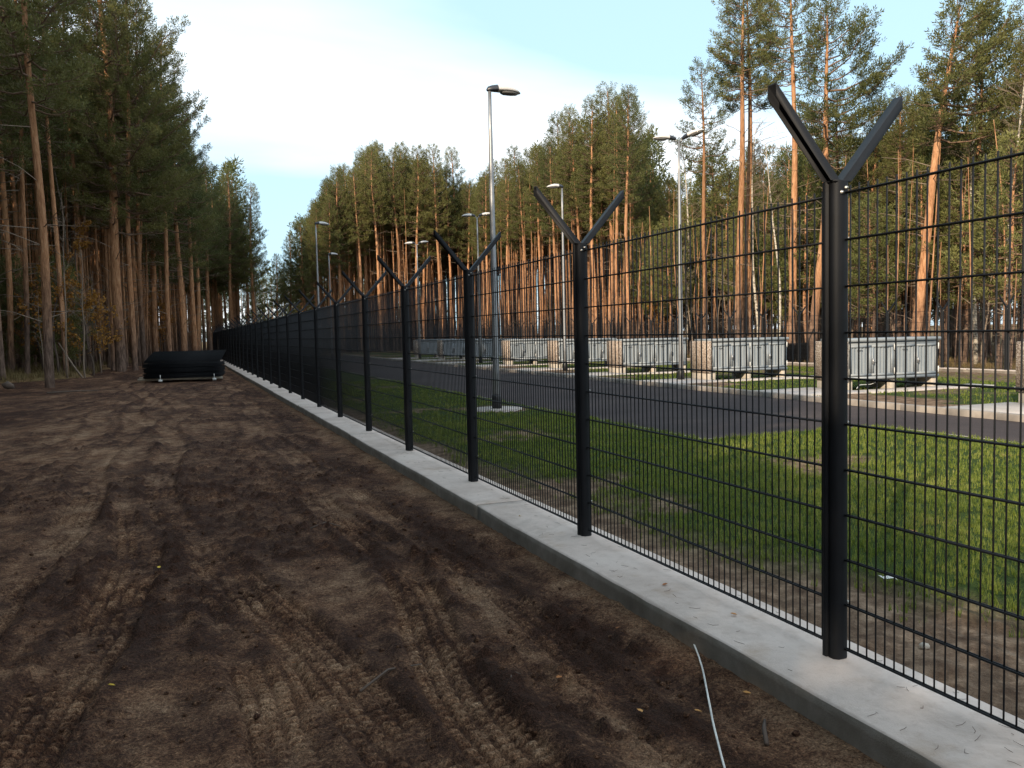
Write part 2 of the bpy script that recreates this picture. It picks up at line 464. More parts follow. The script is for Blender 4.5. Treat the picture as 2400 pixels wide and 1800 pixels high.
M['dead_leaf'] = mk_leafy('fallen_leaf_brown', (0.34, 0.13, 0.04), (0.55, 0.28, 0.09), 0.2, 0.6, 20)
M['yellow_leaf'] = mk_leafy('fallen_leaf_yellow', (0.62, 0.42, 0.05), (0.70, 0.50, 0.08), 0.2, 0.2, 20)

def mk_bark():
    m, nt, b, out = newmat('scots_pine_bark')
    p = objco(nt)
    sx = N(nt, 'ShaderNodeSeparateXYZ'); nt.links.new(p, sx.inputs[0])
    mp = N(nt, 'ShaderNodeMapping'); mp.inputs['Scale'].default_value = (9, 9, 2.2); nt.links.new(p, mp.inputs[0])
    n = noise(nt, 1.0, 6, 0.7, mp.outputs[0]); v = N(nt, 'ShaderNodeTexVoronoi'); v.inputs['Scale'].default_value = 1.6; nt.links.new(mp.outputs[0], v.inputs['Vector'])
    low = ramp(nt, n.outputs['Fac'], [(0.32, (0.055, 0.037, 0.030)), (0.5, (0.140, 0.094, 0.072)), (0.7, (0.25, 0.175, 0.135))])
    up = ramp(nt, n.outputs['Fac'], [(0.30, (0.20, 0.090, 0.044)), (0.5, (0.38, 0.195, 0.100)), (0.72, (0.50, 0.29, 0.165))])
    oi = N(nt, 'ShaderNodeObjectInfo')
    zz = math_(nt, 'ADD', sx.outputs['Z'], math_(nt, 'MULTIPLY', math_(nt, 'SUBTRACT', n.outputs['Fac'], 0.5), 3.0))
    zz = math_(nt, 'ADD', zz, math_(nt, 'MULTIPLY', math_(nt, 'SUBTRACT', oi.outputs['Random'], 0.5), 3.0))
    f = ramp(nt, math_(nt, 'DIVIDE', zz, 10.0), [(0.12, (0, 0, 0)), (0.45, (1, 1, 1))])
    col = mixc(nt, f.outputs[0], low.outputs[0], up.outputs[0])
    hs = N(nt, 'ShaderNodeHueSaturation'); nt.links.new(col, hs.inputs['Color'])
    nt.links.new(math_(nt, 'ADD', 0.72, math_(nt, 'MULTIPLY', oi.outputs['Random'], 0.5)), hs.inputs['Value'])
    nt.links.new(hs.outputs[0], b.inputs['Base Color']); b.inputs['Roughness'].default_value = 0.9
    b.inputs['Specular IOR Level'].default_value = 0.15
    bump(nt, b, math_(nt, 'ADD', n.outputs['Fac'], v.outputs['Distance']), 0.9, 0.03)
    return m
M['bark'] = mk_bark()

def mk_birch():
    m, nt, b, out = newmat('birch_bark')
    p = objco(nt)
    mp = N(nt, 'ShaderNodeMapping'); mp.inputs['Scale'].default_value = (6, 6, 9); nt.links.new(p, mp.inputs[0])
    n = noise(nt, 1.0, 5, 0.7, mp.outputs[0])
    c = ramp(nt, n.outputs['Fac'], [(0.40, (0.06, 0.05, 0.045)), (0.47, (0.42, 0.37, 0.30)), (0.7, (0.60, 0.55, 0.47))])
    nt.links.new(c.outputs[0], b.inputs['Base Color']); b.inputs['Roughness'].default_value = 0.8
    return m
M['birch'] = mk_birch()

def mk_cabinet():
    m, nt, b, out = newmat('cabinet_grey_paint')
    p = objco(nt)
    mp = N(nt, 'ShaderNodeMapping'); mp.inputs['Scale'].default_value = (4, 4, 0.8); nt.links.new(p, mp.inputs[0])
    n = noise(nt, 1.2, 5, 0.6, mp.outputs[0]); n2 = noise(nt, 30, 4, 0.65, p)
    c = ramp(nt, n.outputs['Fac'], [(0.3, (0.180, 0.207, 0.230)), (0.6, (0.235, 0.260, 0.282)), (0.8, (0.285, 0.295, 0.290))])
    g = ramp(nt, n2.outputs['Fac'], [(0.3, (0.85, 0.85, 0.85)), (0.6, (1, 1, 1))])
    nt.links.new(mixc(nt, 0.7, c.outputs[0], g.outputs[0], 'MULTIPLY'), b.inputs['Base Color'])
    b.inputs['Roughness'].default_value = 0.5
    return m
M['cabinet'] = mk_cabinet()
M['cab_dark'] = plain('dark_gap', (0.03, 0.032, 0.035), 0.6)
M['leg_concrete'] = plain('leg_concrete', (0.42, 0.37, 0.31), 0.9, 0, 0.2, 5, 0.2, 40)

# ------------------------------------------------------------------ ground
def axis(segs):
    """segs: list of (start, stop, step)"""
    out = []
    for a, b_, st in segs:
        n = max(1, int(round((b_ - a) / st)))
        out.append(np.linspace(a, b_, n, endpoint=False))
    return np.concatenate(out + [[segs[-1][1]]])

def ground_h(x, y):
    # forest floor; a low bank along the left edge of the dirt strip, a hollow under the dirt and the yard
    edge = np.where(y < 33, -8.6, np.where(y < 42, -8.6 + (y - 33) * 0.60, -3.2))
    edge = edge + 1.1 * (fbm(y * 0.22, y * 0.0 + 3, 5, 3) - 0.5) * 2
    bank = sstep(0.6, -1.0, x - edge)
    left = 0.03 + 0.16 * (fbm(x * 0.5, y * 0.5, 21, 4) - 0.5) * 2
    inside = (x < 26.3) & (y < 80)
    base = -0.30 + 0.16 * (fbm(x * 0.4, y * 0.4, 23, 4) - 0.5)
    z = np.where(inside, -0.62, base)
    z = z * (1 - bank) + left * bank
    far = sstep(74, 84, y) * (1 - bank)
    z = z * (1 - far) + far * (-0.12 + 0.16 * (fbm(x * 0.4, y * 0.4, 29, 4) - 0.5))
    return z
gx = axis([(-500, -60, 40), (-60, -20, 4), (-20, 0, 0.35), (0, 26, 1.0), (26, 44, 0.5), (44, 80, 4), (80, 500, 40)])
gy = axis([(-400, -40, 40), (-40, 10, 4), (10, 30, 1.0), (30, 100, 0.5), (100, 140, 4), (140, 700, 40)])
o = link('ground', grid_mesh('ground', gx, gy, ground_h, M['litter']))
tag(o, 'brown leaf and needle litter of the forest floor', kind='structure')

PLX0, PLX1 = 2.32, 2.86
def track_list():
    # tyre tracks: (x at y=0, slope, bend amplitude, bend length, phase, half width, strength)
    return [(1.16, 0.015, 0.10, 5.2, 0.6, 0.16, 1.0), (-0.70, 0.030, 0.12, 7.0, 2.0, 0.19, 1.0), (0.30, -0.045, 0.16, 9.0, 4.2, 0.17, 0.8),
            (-1.15, 0.010, 0.10, 8.0, 1.0, 0.19, 1.0), (0.75, -0.075, 0.25, 12.0, 0.2, 0.17, 0.8), (1.78, -0.010, 0.06, 6.5, 3.0, 0.12, 0.7), (0.05, 0.05, 0.3, 15.0, 1.2, 0.18, 0.8),
            (-2.2, 0.03, 0.2, 11.0, 5.0, 0.2, 0.9), (-3.4, 0.05, 0.3, 13.0, 2.5, 0.2, 0.8), (-2.7, 0.09, 0.4, 16.0, 0.5, 0.2, 0.8), (-5.0, 0.1, 0.4, 18.0, 3.5, 0.2, 0.8)]
def dirt_fields(x, y):
    wx = x + 0.10 * (fbm(x * 1.3, y * 0.8, 61, 3) - 0.5)
    big = fbm(x * 0.55, y * 0.30, 31, 3) - 0.5
    med = fbm(x * 2.4, y * 1.3, 37, 4) - 0.5
    sml = fbm(x * 8.0, y * 6.0, 45, 4) - 0.5
    rough = sstep(0.44, 0.62, fbm(x * 1.3, y * 0.6, 47, 3))
    near = 1.0 / (1.0 + np.maximum(y - 9, 0) * 0.07)
    # crumbs and clods: peaks with sharp feet
    c1 = np.maximum(0, fbm(x * 11, y * 9, 41, 3) - 0.56); c2 = np.maximum(0, vnoise(x * 26, y * 24, 43) - 0.60); c3 = np.maximum(0, vnoise(x * 47, y * 43, 44) - 0.55)
    z = -0.150 + 0.030 * big + 0.026 * med * near + (0.10 * c1 + 0.030 * c2 + 0.014 * c3) * (0.30 + 1.5 * rough) * near + 0.016 * sml * near * (0.4 + rough)
    sand = 0.44 + 0.42 * big + 0.50 * med + 0.62 * sml - 0.15 * rough - 0.9 * (c1 + 0.6 * c2) * rough
    for i, (x0, sl, am, ln, ph, hw, st) in enumerate(track_list()):
        xc = x0 + sl * y + am * np.sin(y * 2 * PI / ln + ph)
        d = wx - xc
        ad = np.abs(d)
        on = np.clip(sstep(0.34, 0.52, fbm(x * 0.3 + 7 * i, y * 0.45, 70 + i, 2)) * 1.2, 0, 1) * st
        groove = sstep(hw * 1.06, hw * 0.86, ad)
        berm = np.exp(-((ad - hw * 1.28) / (hw * 0.30)) ** 2)
        # block tread: short cross bars in columns, every second column shifted
        colw = 0.078
        col = np.floor(d / colw); u = d / colw - col
        v = y / 0.066 + 0.5 * (np.mod(col, 2)); v = v - np.floor(v)
        block = sstep(0.06, 0.20, u) * sstep(0.94, 0.80, u) * sstep(0.05, 0.22, v) * sstep(0.72, 0.55, v)
        wear = sstep(0.30, 0.55, vnoise(x * 3.3, y * 2.2, 90 + i))
        nearfade = np.clip(1.7 - y / 9.0, 0, 1)
        flat = on * groove
        z = z * (1 - 0.55 * flat) + 0.55 * flat * (-0.166 + 0.03 * big)
        z = z + on * (0.024 * berm * (0.2 + 1.3 * vnoise(x * 9, y * 6, 81 + i))) - flat * wear * nearfade * 0.028 * (1 - block)
        sand = sand + flat * (0.10 + wear * nearfade * 0.34 * (block - 0.5)) - on * 0.14 * berm
    # dark ridge of pushed-up earth beside the deep rut, sandy strip next to it, dark band, sandy foot of the plinth
    wr = x + 0.16 * (fbm(x * 2.2, y * 1.6, 63, 4) - 0.5)
    ridge_x = 1.32 + 0.05 * np.sin(y * 1.1) + 0.02 * np.sin(y * 4.1 + 1)
    rd = np.exp(-((wr - ridge_x) / 0.085) ** 2) * sstep(8.5, 5.0, y)
    z = z + rd * (0.018 + 0.10 * np.maximum(0, fbm(x * 7, y * 5, 91, 4) - 0.38))
    sand = sand - 0.30 * rd
    pale = np.exp(-((wr - (1.55 + 0.02 * y)) / 0.095) ** 2) * sstep(7.0, 4.6, y)
    sand = sand + 0.42 * pale
    darkb = np.exp(-((wr - (1.88 + 0.05 * np.sin(y * 1.7))) / 0.15) ** 2) * sstep(16, 7, y)
    sand = sand - 0.24 * darkb
    z = z + darkb * 0.11 * np.maximum(0, fbm(x * 7, y * 5, 95, 4) - 0.42)
    foot = sstep(2.05, 2.26, wx + 0.22 * (fbm(x * 3, y * 2.0, 97, 4) - 0.5))
    sand = sand * (1 - foot) + foot * (0.60 + 0.35 * med + 0.4 * sml)
    z = z * (1 - foot * 0.7) + foot * 0.7 * (-0.112 + 0.02 * med + 0.016 * c2)
    edge = np.where(y < 33, -7.6, -7.6 + (y - 33) * 0.55)
    lf = sstep(2.5, -0.5, x - edge)
    z = z + lf * 0.08
    sand = sand - 0.10 * sstep(9, 26, y)
    return z, sand
dxs = axis([(-16, -6, 0.16), (-6, -2.6, 0.06), (-2.6, -1.2, 0.026), (-1.2, 2.36, 0.0155)])
dys = axis([(-4, 2.0, 0.3), (2.0, 4.2, 0.0160), (4.2, 6.5, 0.021), (6.5, 10, 0.034), (10, 18, 0.07), (18, 40, 0.14), (40, 92, 0.5)])
DX, DY = np.meshgrid(dxs, dys)
DZ, DS = dirt_fields(DX, DY)
o = link('dirt_track', grid_mesh('dirt_track', dxs, dys, DZ, M['dirt'], {'sand': DS}))
tag(o, 'churned brown earth strip with tyre ruts along the fence', kind='structure')
def dirt_z(x, y):
    return float(dirt_fields(np.array([[x]]), np.array([[y]]))[0][0, 0])

# lawn sheets
def grass_mask(x, y):
    d = x - PLX1
    w = 0.22 + 0.80 * np.exp(-np.maximum(y - 2, 0) / 3.0)
    m = sstep(w - 0.25, w + 0.45, d + 0.9 * (fbm(x * 1.6, y * 1.1, 111, 4) - 0.5))
    bare = sstep(0.66, 0.74, fbm(x * 0.8, y * 0.8, 115, 3))
    ring = sstep(0.75, 0.5, np.hypot(x - 5.84, (y - 15.82) * 0.8))
    return np.clip(m - 0.8 * bare - ring, 0, 1)
def lawn_h(x, y):
    return -0.055 + 0.03 * (fbm(x * 1.4, y * 1.4, 117, 4) - 0.5) + 0.028 * (1 - grass_mask(x, y)) * (fbm(x * 9, y * 9, 119, 3) - 0.5) * 2 + 0.025 * grass_mask(x, y)
lx = axis([(2.84, 4.6, 0.045), (4.6, 6.58, 0.09)])
ly = axis([(-4, 2, 0.4), (2, 9, 0.05), (9, 20, 0.11), (20, 79, 0.6)])
LX, LY = np.meshgrid(lx, ly)
o = link('lawn', grid_mesh('lawn', lx, ly, lawn_h, M['lawnsoil'], {'grass': grass_mask(LX, LY)}))
tag(o, 'lawn strip with bare soil along the fence', kind='structure')
lx2 = axis([(6.58, 9.62, 0.12)]); ly2 = axis([(-4, 9.72, 0.14)])
LX2, LY2 = np.meshgrid(lx2, ly2)
o = link('lawn', grid_mesh('lawn', lx2, ly2, lawn_h, M['lawnsoil'], {'grass': grass_mask(LX2, LY2)}))
tag(o, 'lawn corner jutting towards the road', kind='structure')
mb = MB().add([(6.5, -8, -0.13), (12.46, -8, -0.13), (12.46, 72, -0.13), (6.5, 72, -0.13)], [(0, 1, 2, 3)])
o = link('road', mb.build('road', M['asphalt'])); tag(o, 'dark asphalt road inside the fenced yard', kind='structure')

def yard_h(x, y):
    return -0.065 - 0.18 * sstep(16, 25, x) + 0.03 * (fbm(x * 0.8, y * 0.8, 121, 4) - 0.5)
UNIT_Y = [11.2, 16.55, 22.0, 27.4, 32.75, 38.25, 43.75, 49.25, 54.85]     # far edge of each end wall
UROT = -0.12
def yard_mask(x, y):
    m = 0.25 + 0 * x
    m = m + sstep(0.40, 0.52, fbm(x * 0.35, y * 0.35, 131, 3))
    bed = (x < 14.3)
    soil = sstep(0.45, 0.52, fbm(x * 0.5 + 3, y * 0.45, 137, 3))
    m = np.where(bed, m * (1 - soil) + 0.0 * soil, m)
    m = m * sstep(25.0, 24.2, x + 0.6 * (fbm(x, y, 139, 3) - 0.5))
    return np.clip(m, 0, 1)
yx = axis([(12.5, 16, 0.14), (16, 25.4, 0.3)]); yy = axis([(-4, 6, 1.0), (6, 40, 0.2), (40, 79, 0.6)])
YX, YY = np.meshgrid(yx, yy)
o = link('lawn', grid_mesh('lawn', yx, yy, yard_h, M['lawnsoil'], {'grass': yard_mask(YX, YY)}))
tag(o, 'grass and soil of the yard beyond the road', kind='structure')
mb = MB().add([(2.9, 71.9, -0.10), (25.3, 71.9, -0.10), (25.3, 79, -0.09), (2.9, 79, -0.09)], [(0, 1, 2, 3)])
o = link('ground', mb.build('yard_end', M['litter'])); tag(o, 'bare brown ground at the far end of the yard', kind='structure')

# kerbs
def kerb(name, label, pts, w, z0, z1, step):
    root = empty(name, (0, 0, 0)); tag(root, label, 'kerb')
    me = MB().bevbox(-w / 2, w / 2, -step / 2 + 0.004, step / 2 - 0.004, z0, z1, 0.012).build('kerb_stone', M['kerbstone'])
    for (x0, y0, x1, y1) in pts:
        L = math.hypot(x1 - x0, y1 - y0); n = max(1, int(round(L / step)))
        a = math.atan2(y1 - y0, x1 - x0) - PI / 2
        for i in range(n):
            t = (i + 0.5) / n
            k = link('kerb_stone', me, root, (x0 + (x1 - x0) * t, y0 + (y1 - y0) * t, random.uniform(-0.004, 0.004)), (0, 0, a))
            k.scale = (1, L / n / step, 1)
kerb('kerb', 'raised grey concrete kerb along the far side of the road', [(12.5, -2, 12.5, 70)], 0.13, -0.3, -0.012, 1.0)
kerb('lawn_edging', 'thin flush concrete edging between near lawn and road', [(6.6, 9.8, 6.6, 70), (6.6, 9.75, 9.66, 9.75), (9.66, 9.7, 9.66, -3)], 0.06, -0.3, -0.035, 1.0)

# plinth sections
def plinth_section(y0, y1, xa, xb, zt, zb, seed, axis_x=False):
    n = max(2, int((y1 - y0) / 0.12))
    ys = np.linspace(y0 + 0.006, y1 - 0.006, n)
    wob = 0.016 * (fbm(ys * 0.9, ys * 0 + seed, 201, 4) - 0.5) * 2
    ch = 0.006 + 0.008 * vnoise(ys * 5, ys * 0 + seed, 203) + 0.030 * np.maximum(0, vnoise(ys * 3, ys * 0 + seed, 204) - 0.72)
    prof = [(xa + wob, zb + 0 * ys), (xa + wob * 0.8, zt - 0.05 + 0 * ys), (xa + wob * 0.8, zt - ch), (xa + wob * 0.8 + ch * 1.3, zt + 0 * ys),
            ((xa + xb) / 2 + 0 * ys, zt + 0.004 * (vnoise(ys * 2, ys * 0, 205) - 0.5)), (xb - 0.012 + wob * 0.5, zt + 0 * ys), (xb + wob * 0.5, zt - 0.012 + 0 * ys), (xb + wob * 0.5, zb + 0 * ys)]
    V = []; k = len(prof)
    for (px, pz) in prof:
        V.append(np.stack([px, ys, pz], -1))
    V = np.stack(V, 1).reshape(-1, 3)
    if axis_x: V = V[:, [1, 0, 2]]
    Q = [(i * k + j, (i + 1) * k + j, (i + 1) * k + j + 1, i * k + j + 1) for i in range(n - 1) for j in range(k - 1)]
    if axis_x: Q = [q[::-1] for q in Q]
    T = [(0, j, j + 1) for j in range(1, k - 1)] + [((n - 1) * k, (n - 1) * k + j + 1, (n - 1) * k + j) for j in range(1, k - 1)]
    return MB().add(V, Q, T).build('concrete_section', M['concrete'])
root = empty('fence_plinth'); tag(root, 'long pale concrete strip footing under the near fence', 'footing')
bounds = [-3.2, 0.9, 6.83, 12.7, 18.8, 24.7, 30.8, 36.7, 42.8, 48.9, 54.8, 60.9, 66.9, 73.0, 79.3]
for i in range(len(bounds) - 1):
    o = link('concrete_section', plinth_section(bounds[i], bounds[i + 1], PLX0 + random.uniform(-0.012, 0.012), PLX1 + random.uniform(-0.01, 0.01), 0.0, -0.5, i * 3.7), root)
root = empty('fence_plinth'); tag(root, 'grey concrete footing under the far fence behind the cabinets', 'footing')
for i in range(12):
    link('concrete_section', plinth_section(10 + i * 5.75, 10 + (i + 1) * 5.75, 25.28, 25.72, -0.13, -0.6, 50 + i), root)

# ------------------------------------------------------------------ fences
S = 2.52; FX = 2.67; PY0 = 2.9257; PH = 2.094
def post_profile(sx=1.0):
    # folded tube with a faceted front and a flange groove at each side; x towards the viewer side is negative
    half = [(-0.036, 0.020), (-0.022, 0.036), (0.006, 0.036), (0.006, 0.031), (0.012, 0.031), (0.012, 0.043), (0.034, 0.043), (0.034, 0.0)]
    p = [(x, y) for x, y in half[:-1]] + [(x, -y) for x, y in reversed(half[:-1])]
    return [(y * 1.08, x * 1.08) for x, y in p]
def make_post_mesh(h):
    p = post_profile(); n = len(p)
    mb = MB()
    V = [(x, y, z) for z in (-0.15, h) for x, y in p]
    Q = [(i, (i + 1) % n, n + (i + 1) % n, n + i) for i in range(n)]
    mb.add(V, Q)
    # cap plate
    mb.box(-0.044, 0.044, -0.036, 0.036, h - 0.004, h + 0.003)
    return mb.build('post', M['coated'])
def make_arm_mesh(side, dx=0.335, dz=0.385):
    # open channel leaning outwards; end cut upright, foot cut level
    L = math.hypot(dx, dz); d = np.array([side * dx / L, 0, dz / L]); nrm = np.array([-side * dz / L, 0, dx / L])   # nrm: upper side
    w, h, t = 0.027, 0.038, 0.004
    prof = [(-w, -h), (-w, 0), (w, 0), (w, -h), (w - t, -h), (w - t, -t), (-w + t, -t), (-w + t, -h)]
    V = []
    for e in (0, 1):
        for (yy_, nn) in prof:
            if e == 0: s = (0.0 - nrm[2] * nn) / d[2]
            else: s = (side * dx - nrm[0] * nn) / d[0]
            q = d * s + nrm * nn
            V.append((q[0], yy_, q[2]))
    n = len(prof)
    Q = [(i, (i + 1) % n, n + (i + 1) % n, n + i) for i in range(n)]
    for e, fl in ((0, 1), (n, 0)):
        for a, b_, c, d_ in ((0, 1, 6, 7), (1, 2, 5, 6), (2, 3, 4, 5)):
            q = (e + a, e + b_, e + c, e + d_)
            Q.append(q)
    mb = MB().add(V, Q)
    for s in (0.14, 0.33):
        q = d * s + nrm * 0.0006
        ax = d * 0.010; ay = np.array([0, 0.003, 0])
        mb.add([q - ax - ay, q + ax - ay, q + ax + ay, q - ax + ay], [(0, 1, 2, 3)], m=1)
    return mb.build('arm', [M['coated'], M['black_sleeve']])
ME_post = make_post_mesh(PH)
ME_armL = make_arm_mesh(-1); ME_armR = make_arm_mesh(1)
mb = MB().tube([(0, 0, 0), (0, -0.005, 0), (0, -0.0051, 0), (0, -0.011, 0)], [0.0085, 0.0085, 0.006, 0.006], 6)
ME_bolt = mb.build('bolt', M['bolt'])
mb = MB().box(-0.012, 0.004, -0.014, 0.014, -0.018, 0.018)
ME_clip = mb.build('clip', M['coated'])

def rod(L, r, n=6, axis_='z'):
    mb = MB()
    P = [(0, 0, 0), (0, 0, L)] if axis_ == 'z' else [(0, 0, 0), (0, L, 0)]
    return mb.tube(P, r, n)
ME_vw = rod(2.03, 0.0036).build('vertical_wire', M['coated'], True)
ME_hw = rod(S - 0.07, 0.0045, 6, 'y').build('horizontal_wire', M['coated'], True)
WZ0 = 0.044
def panel_mesh(wid=S, thin=1.0):
    mb = MB()
    nv = 49
    for i in range(nv):
        y = (i - (nv - 1) / 2) * 0.05
        mb.tube([(0, y, WZ0 - 0.002), (0, y, WZ0 + 2.03)], 0.0037 * thin, 4)
    for k in range(11):
        for s in (-1, 1):
            mb.tube([(s * 0.0072, -wid / 2 + 0.035, WZ0 + 0.2 * k), (s * 0.0072, wid / 2 - 0.035, WZ0 + 0.2 * k)], 0.0046 * thin, 4)
    return mb.build('wire_panel', M['coated'])
ME_panel = panel_mesh()

def add_post(parent, loc, rz=0.0, bolts=True, clips=False):
    p = link('post', ME_post, parent, loc, (0, 0, rz))
    link('arm', ME_armL, p, (-0.006, 0, PH + 0.002)); link('arm', ME_armR, p, (0.006, 0.0, PH + 0.002))
    if bolts:
        link('bolt', ME_bolt, p, (0.012, -0.0385, PH - 0.030)); link('bolt', ME_bolt, p, (-0.012, -0.0385, PH - 0.050))
        for zz in (0.25, 1.05, 1.85):
            link('bolt', ME_bolt, p, (0.036, -0.024, zz), (0, 0, R(60)))
    return p

fence = empty('fence', (FX, PY0, 0)); tag(fence, 'near black double-wire mesh fence with forked post tops', 'fence')
NP = 31
for i in range(-1, NP):
    j = 0.0 if i < 2 else random.uniform(-0.006, 0.006)
    add_post(fence, (j, i * S, random.uniform(-0.004, 0.004) if i > 1 else 0), R(random.uniform(-1, 1)) if i > 1 else 0)
NEAR = 4
for b_ in range(-1, NP - 1):
    yc = (b_ + 0.5) * S
    if b_ < NEAR:
        for k in range(49):
            link('vertical_wire', ME_vw, fence, (0.018, yc + (k - 24) * 0.05, WZ0 - 0.002))
        for k in range(11):
            for s in (-1, 1):
                link('horizontal_wire', ME_hw, fence, (0.018 + s * 0.0072, yc - S / 2 + 0.035, WZ0 + 0.2 * k))
    else:
        link('wire_panel', ME_panel, fence, (0.018, yc, random.uniform(-0.006, 0.006)))

fence2 = empty('fence', (25.5, 12.6, -0.13)); tag(fence2, 'far black mesh fence with forked posts before the right-hand pines', 'fence')
for i in range(0, 27):
    add_post(fence2, (random.uniform(-.01, .01), i * S, 0))
    if i < 26: link('wire_panel', ME_panel, fence2, (0, (i + 0.5) * S, 0))
fence3 = empty('fence', (2.67, 78.5, -0.02)); tag(fence3, 'end fence of black mesh closing the yard at the back', 'fence')
for i in range(1, 10):
    add_post(fence3, (i * S, 0, 0), PI / 2)
    if i < 9: link('wire_panel', ME_panel, fence3, ((i + 0.5) * S, 0, 0), (0, 0, PI / 2))

# ------------------------------------------------------------------ stack of spare fence panels
def flat_panel_mesh():
    mb = MB()
    for i in range(51):
        x = (i - 25) * 0.05 * 1.10
        mb.tube([(x, -1.0, 0), (x, 1.0, 0)], 0.0040, 4)
    for k in range(11):
        for s in (-1, 1):
            mb.tube([(-1.40, -1.0 + 0.2 * k, s * 0.008), (1.40, -1.0 + 0.2 * k, s * 0.008)], 0.0055, 4)
    return mb.build('spare_panel', M['coated'])
ME_flat = flat_panel_mesh()
STX, STY = 0.14, 36.0
ang = math.atan2(34.5 - 35.65, 1.58 + 1.27) * 0.35
base_z = -0.05
nst = 22
for k in range(nst):
    o = link('spare_panel', ME_flat, None, (STX + random.uniform(-0.03, 0.03), STY + random.uniform(-0.03, 0.03), base_z + 0.08 + k * 0.022 + 0.035 * (k // 8)), (0, 0, ang + R(random.uniform(-0.5, 0.5))))
    tag(o, 'flat black wire mesh panel lying in the stack on the dirt', 'fence panel', 'spare mesh panels stacked by the pines')
for k in range(5):
    o = link('spare_panel', ME_flat, None, (STX + 0.02 * k, STY + 0.06, base_z + 0.82 + k * 0.024), (R(9.0), 0, ang + R(random.uniform(-0.8, 0.8))))
    tag(o, 'black wire mesh panel on top of the stack, tilted up at the back', 'fence panel', 'tilted mesh panels on top of the stack')
for dy_ in (-0.75, 0.75):
    mb = MB().box(-1.75, 1.35, -0.05, 0.05, 0, 0.085)
    o = link('timber_bearer', mb.build('timber_bearer', M['timber']), None, (STX, STY + dy_, base_z - 0.02), (0, 0, ang))
    tag(o, 'pale timber bearer under the %s of the panel stack' % ('front' if dy_ < 0 else 'back'), 'timber')
for j, px in enumerate((-0.92, 1.02)):
    root = empty('panel_stand', (STX + px, STY - 1.09 + px * math.tan(ang), base_z - 0.06), ang)
    tag(root, 'white upright foot at the %s front of the panel stack' % ('left' if j == 0 else 'right'), 'foot')
    link('block', MB().bevbox(-0.07, 0.07, -0.05, 0.05, 0, 0.085, 0.01).build('block', M['white_plastic']), root)
    link('strap', MB().box(-0.012, 0.012, -0.006, 0.006, 0.08, 0.26).build('strap', M['white_plastic']), root)
# a second stack beyond the far fence
for k in range(18):
    o = link('spare_panel', ME_flat, None, (28.6 + random.uniform(-.03, .03), 33.0 + random.uniform(-.03, .03), -0.22 + 0.09 + k * 0.045), (0, 0, R(20)))
    tag(o, 'dark mesh panel in the low stack beyond the far fence', 'fence panel', 'mesh panels stacked beyond the far fence')

# ------------------------------------------------------------------ grey cabinets with pebbledash end walls
CW, CD, CZ0, CZ1 = 2.50, 0.98, 0.20, 1.08
def door_mesh(w, h):
    mb = MB()
    f = 0.055
    mb.box(-w / 2, w / 2, 0.0, 0.020, 0, f); mb.box(-w / 2, w / 2, 0.0, 0.020, h - f, h)
    mb.box(-w / 2, -w / 2 + f, 0.0, 0.0205, f, h - f); mb.box(w / 2 - f, w / 2, 0.0, 0.0205, f, h - f)
    # corrugated infill
    n = 5; iw = (w - 2 * f); pt = iw / n
    xs = []; ds = []
    for i in range(n):
        x = -w / 2 + f + i * pt
        xs += [x, x + pt * 0.40, x + pt * 0.56, x + pt * 0.84]; ds += [0.030, 0.030, 0.010, 0.010]
    xs.append(w / 2 - f); ds.append(0.030)
    V = [(x, d, f) for x, d in zip(xs, ds)] + [(x, d, h - f) for x, d in zip(xs, ds)]
    k = len(xs)
    mb.add(V, [(i, i + 1, k + i + 1, k + i) for i in range(k - 1)])
    return mb.build('door', M['cabinet'])
DW = (CW - 0.10) / 4 - 0.012
ME_door = door_mesh(DW, CZ1 - CZ0 - 0.16)
ME_handle = MB().box(-0.022, 0.022, -0.028, 0, -0.09, 0.05).box(-0.008, 0.03, -0.042, -0.026, -0.03, -0.012).build('handle', M['galv'])
ME_slot = MB().box(-0.075, 0.075, -0.006, 0.0, -0.008, 0.006).build('name_slot', M['cab_dark'])
ME_hinge = MB().tube([(0, 0, -0.075), (0, 0, 0.075)], 0.014, 8).build('hinge', M['white_plastic'], True)
mb = MB().box(0, CW, 0, CD, CZ0, CZ1)
ME_body = mb.build('body', M['cabinet'])
mb = MB(); mb.bevbox(-0.02, CW + 0.05, -0.06, CD + 0.04, CZ1 + 0.002, CZ1 + 0.075, 0.010)
ME_roof = mb.build('roof', M['cabinet'])
ME_rail = MB().box(0.0, CW, -0.042, -0.002, CZ0 - 0.002, CZ0 + 0.06).build('sill', M['cabinet'])
ME_leg = MB().bevbox(-0.07, 0.07, 0.0, CD * 0.9, -0.3, CZ0 - 0.004, 0.008).build('leg', M['leg_concrete'])
ME_wall = MB().bevbox(-0.16, -0.004, -0.05, CD + 0.07, 0.17, 1.10, 0.012).build('end_wall', M['pebble'])
ME_wallb = MB().bevbox(-0.125, -0.005, -0.01, CD + 0.03, -0.3, 0.168, 0.006).build('end_wall_base', M['leg_concrete'])
ORD = ['nearest the viewer at the right edge', 'second from the right', 'third from the right, beside the double lamp', 'fourth from the right', 'fifth from the right, behind a single-head lamp', 'sixth from the right', 'seventh from the right', 'second from the far left end', 'last at the far left end']
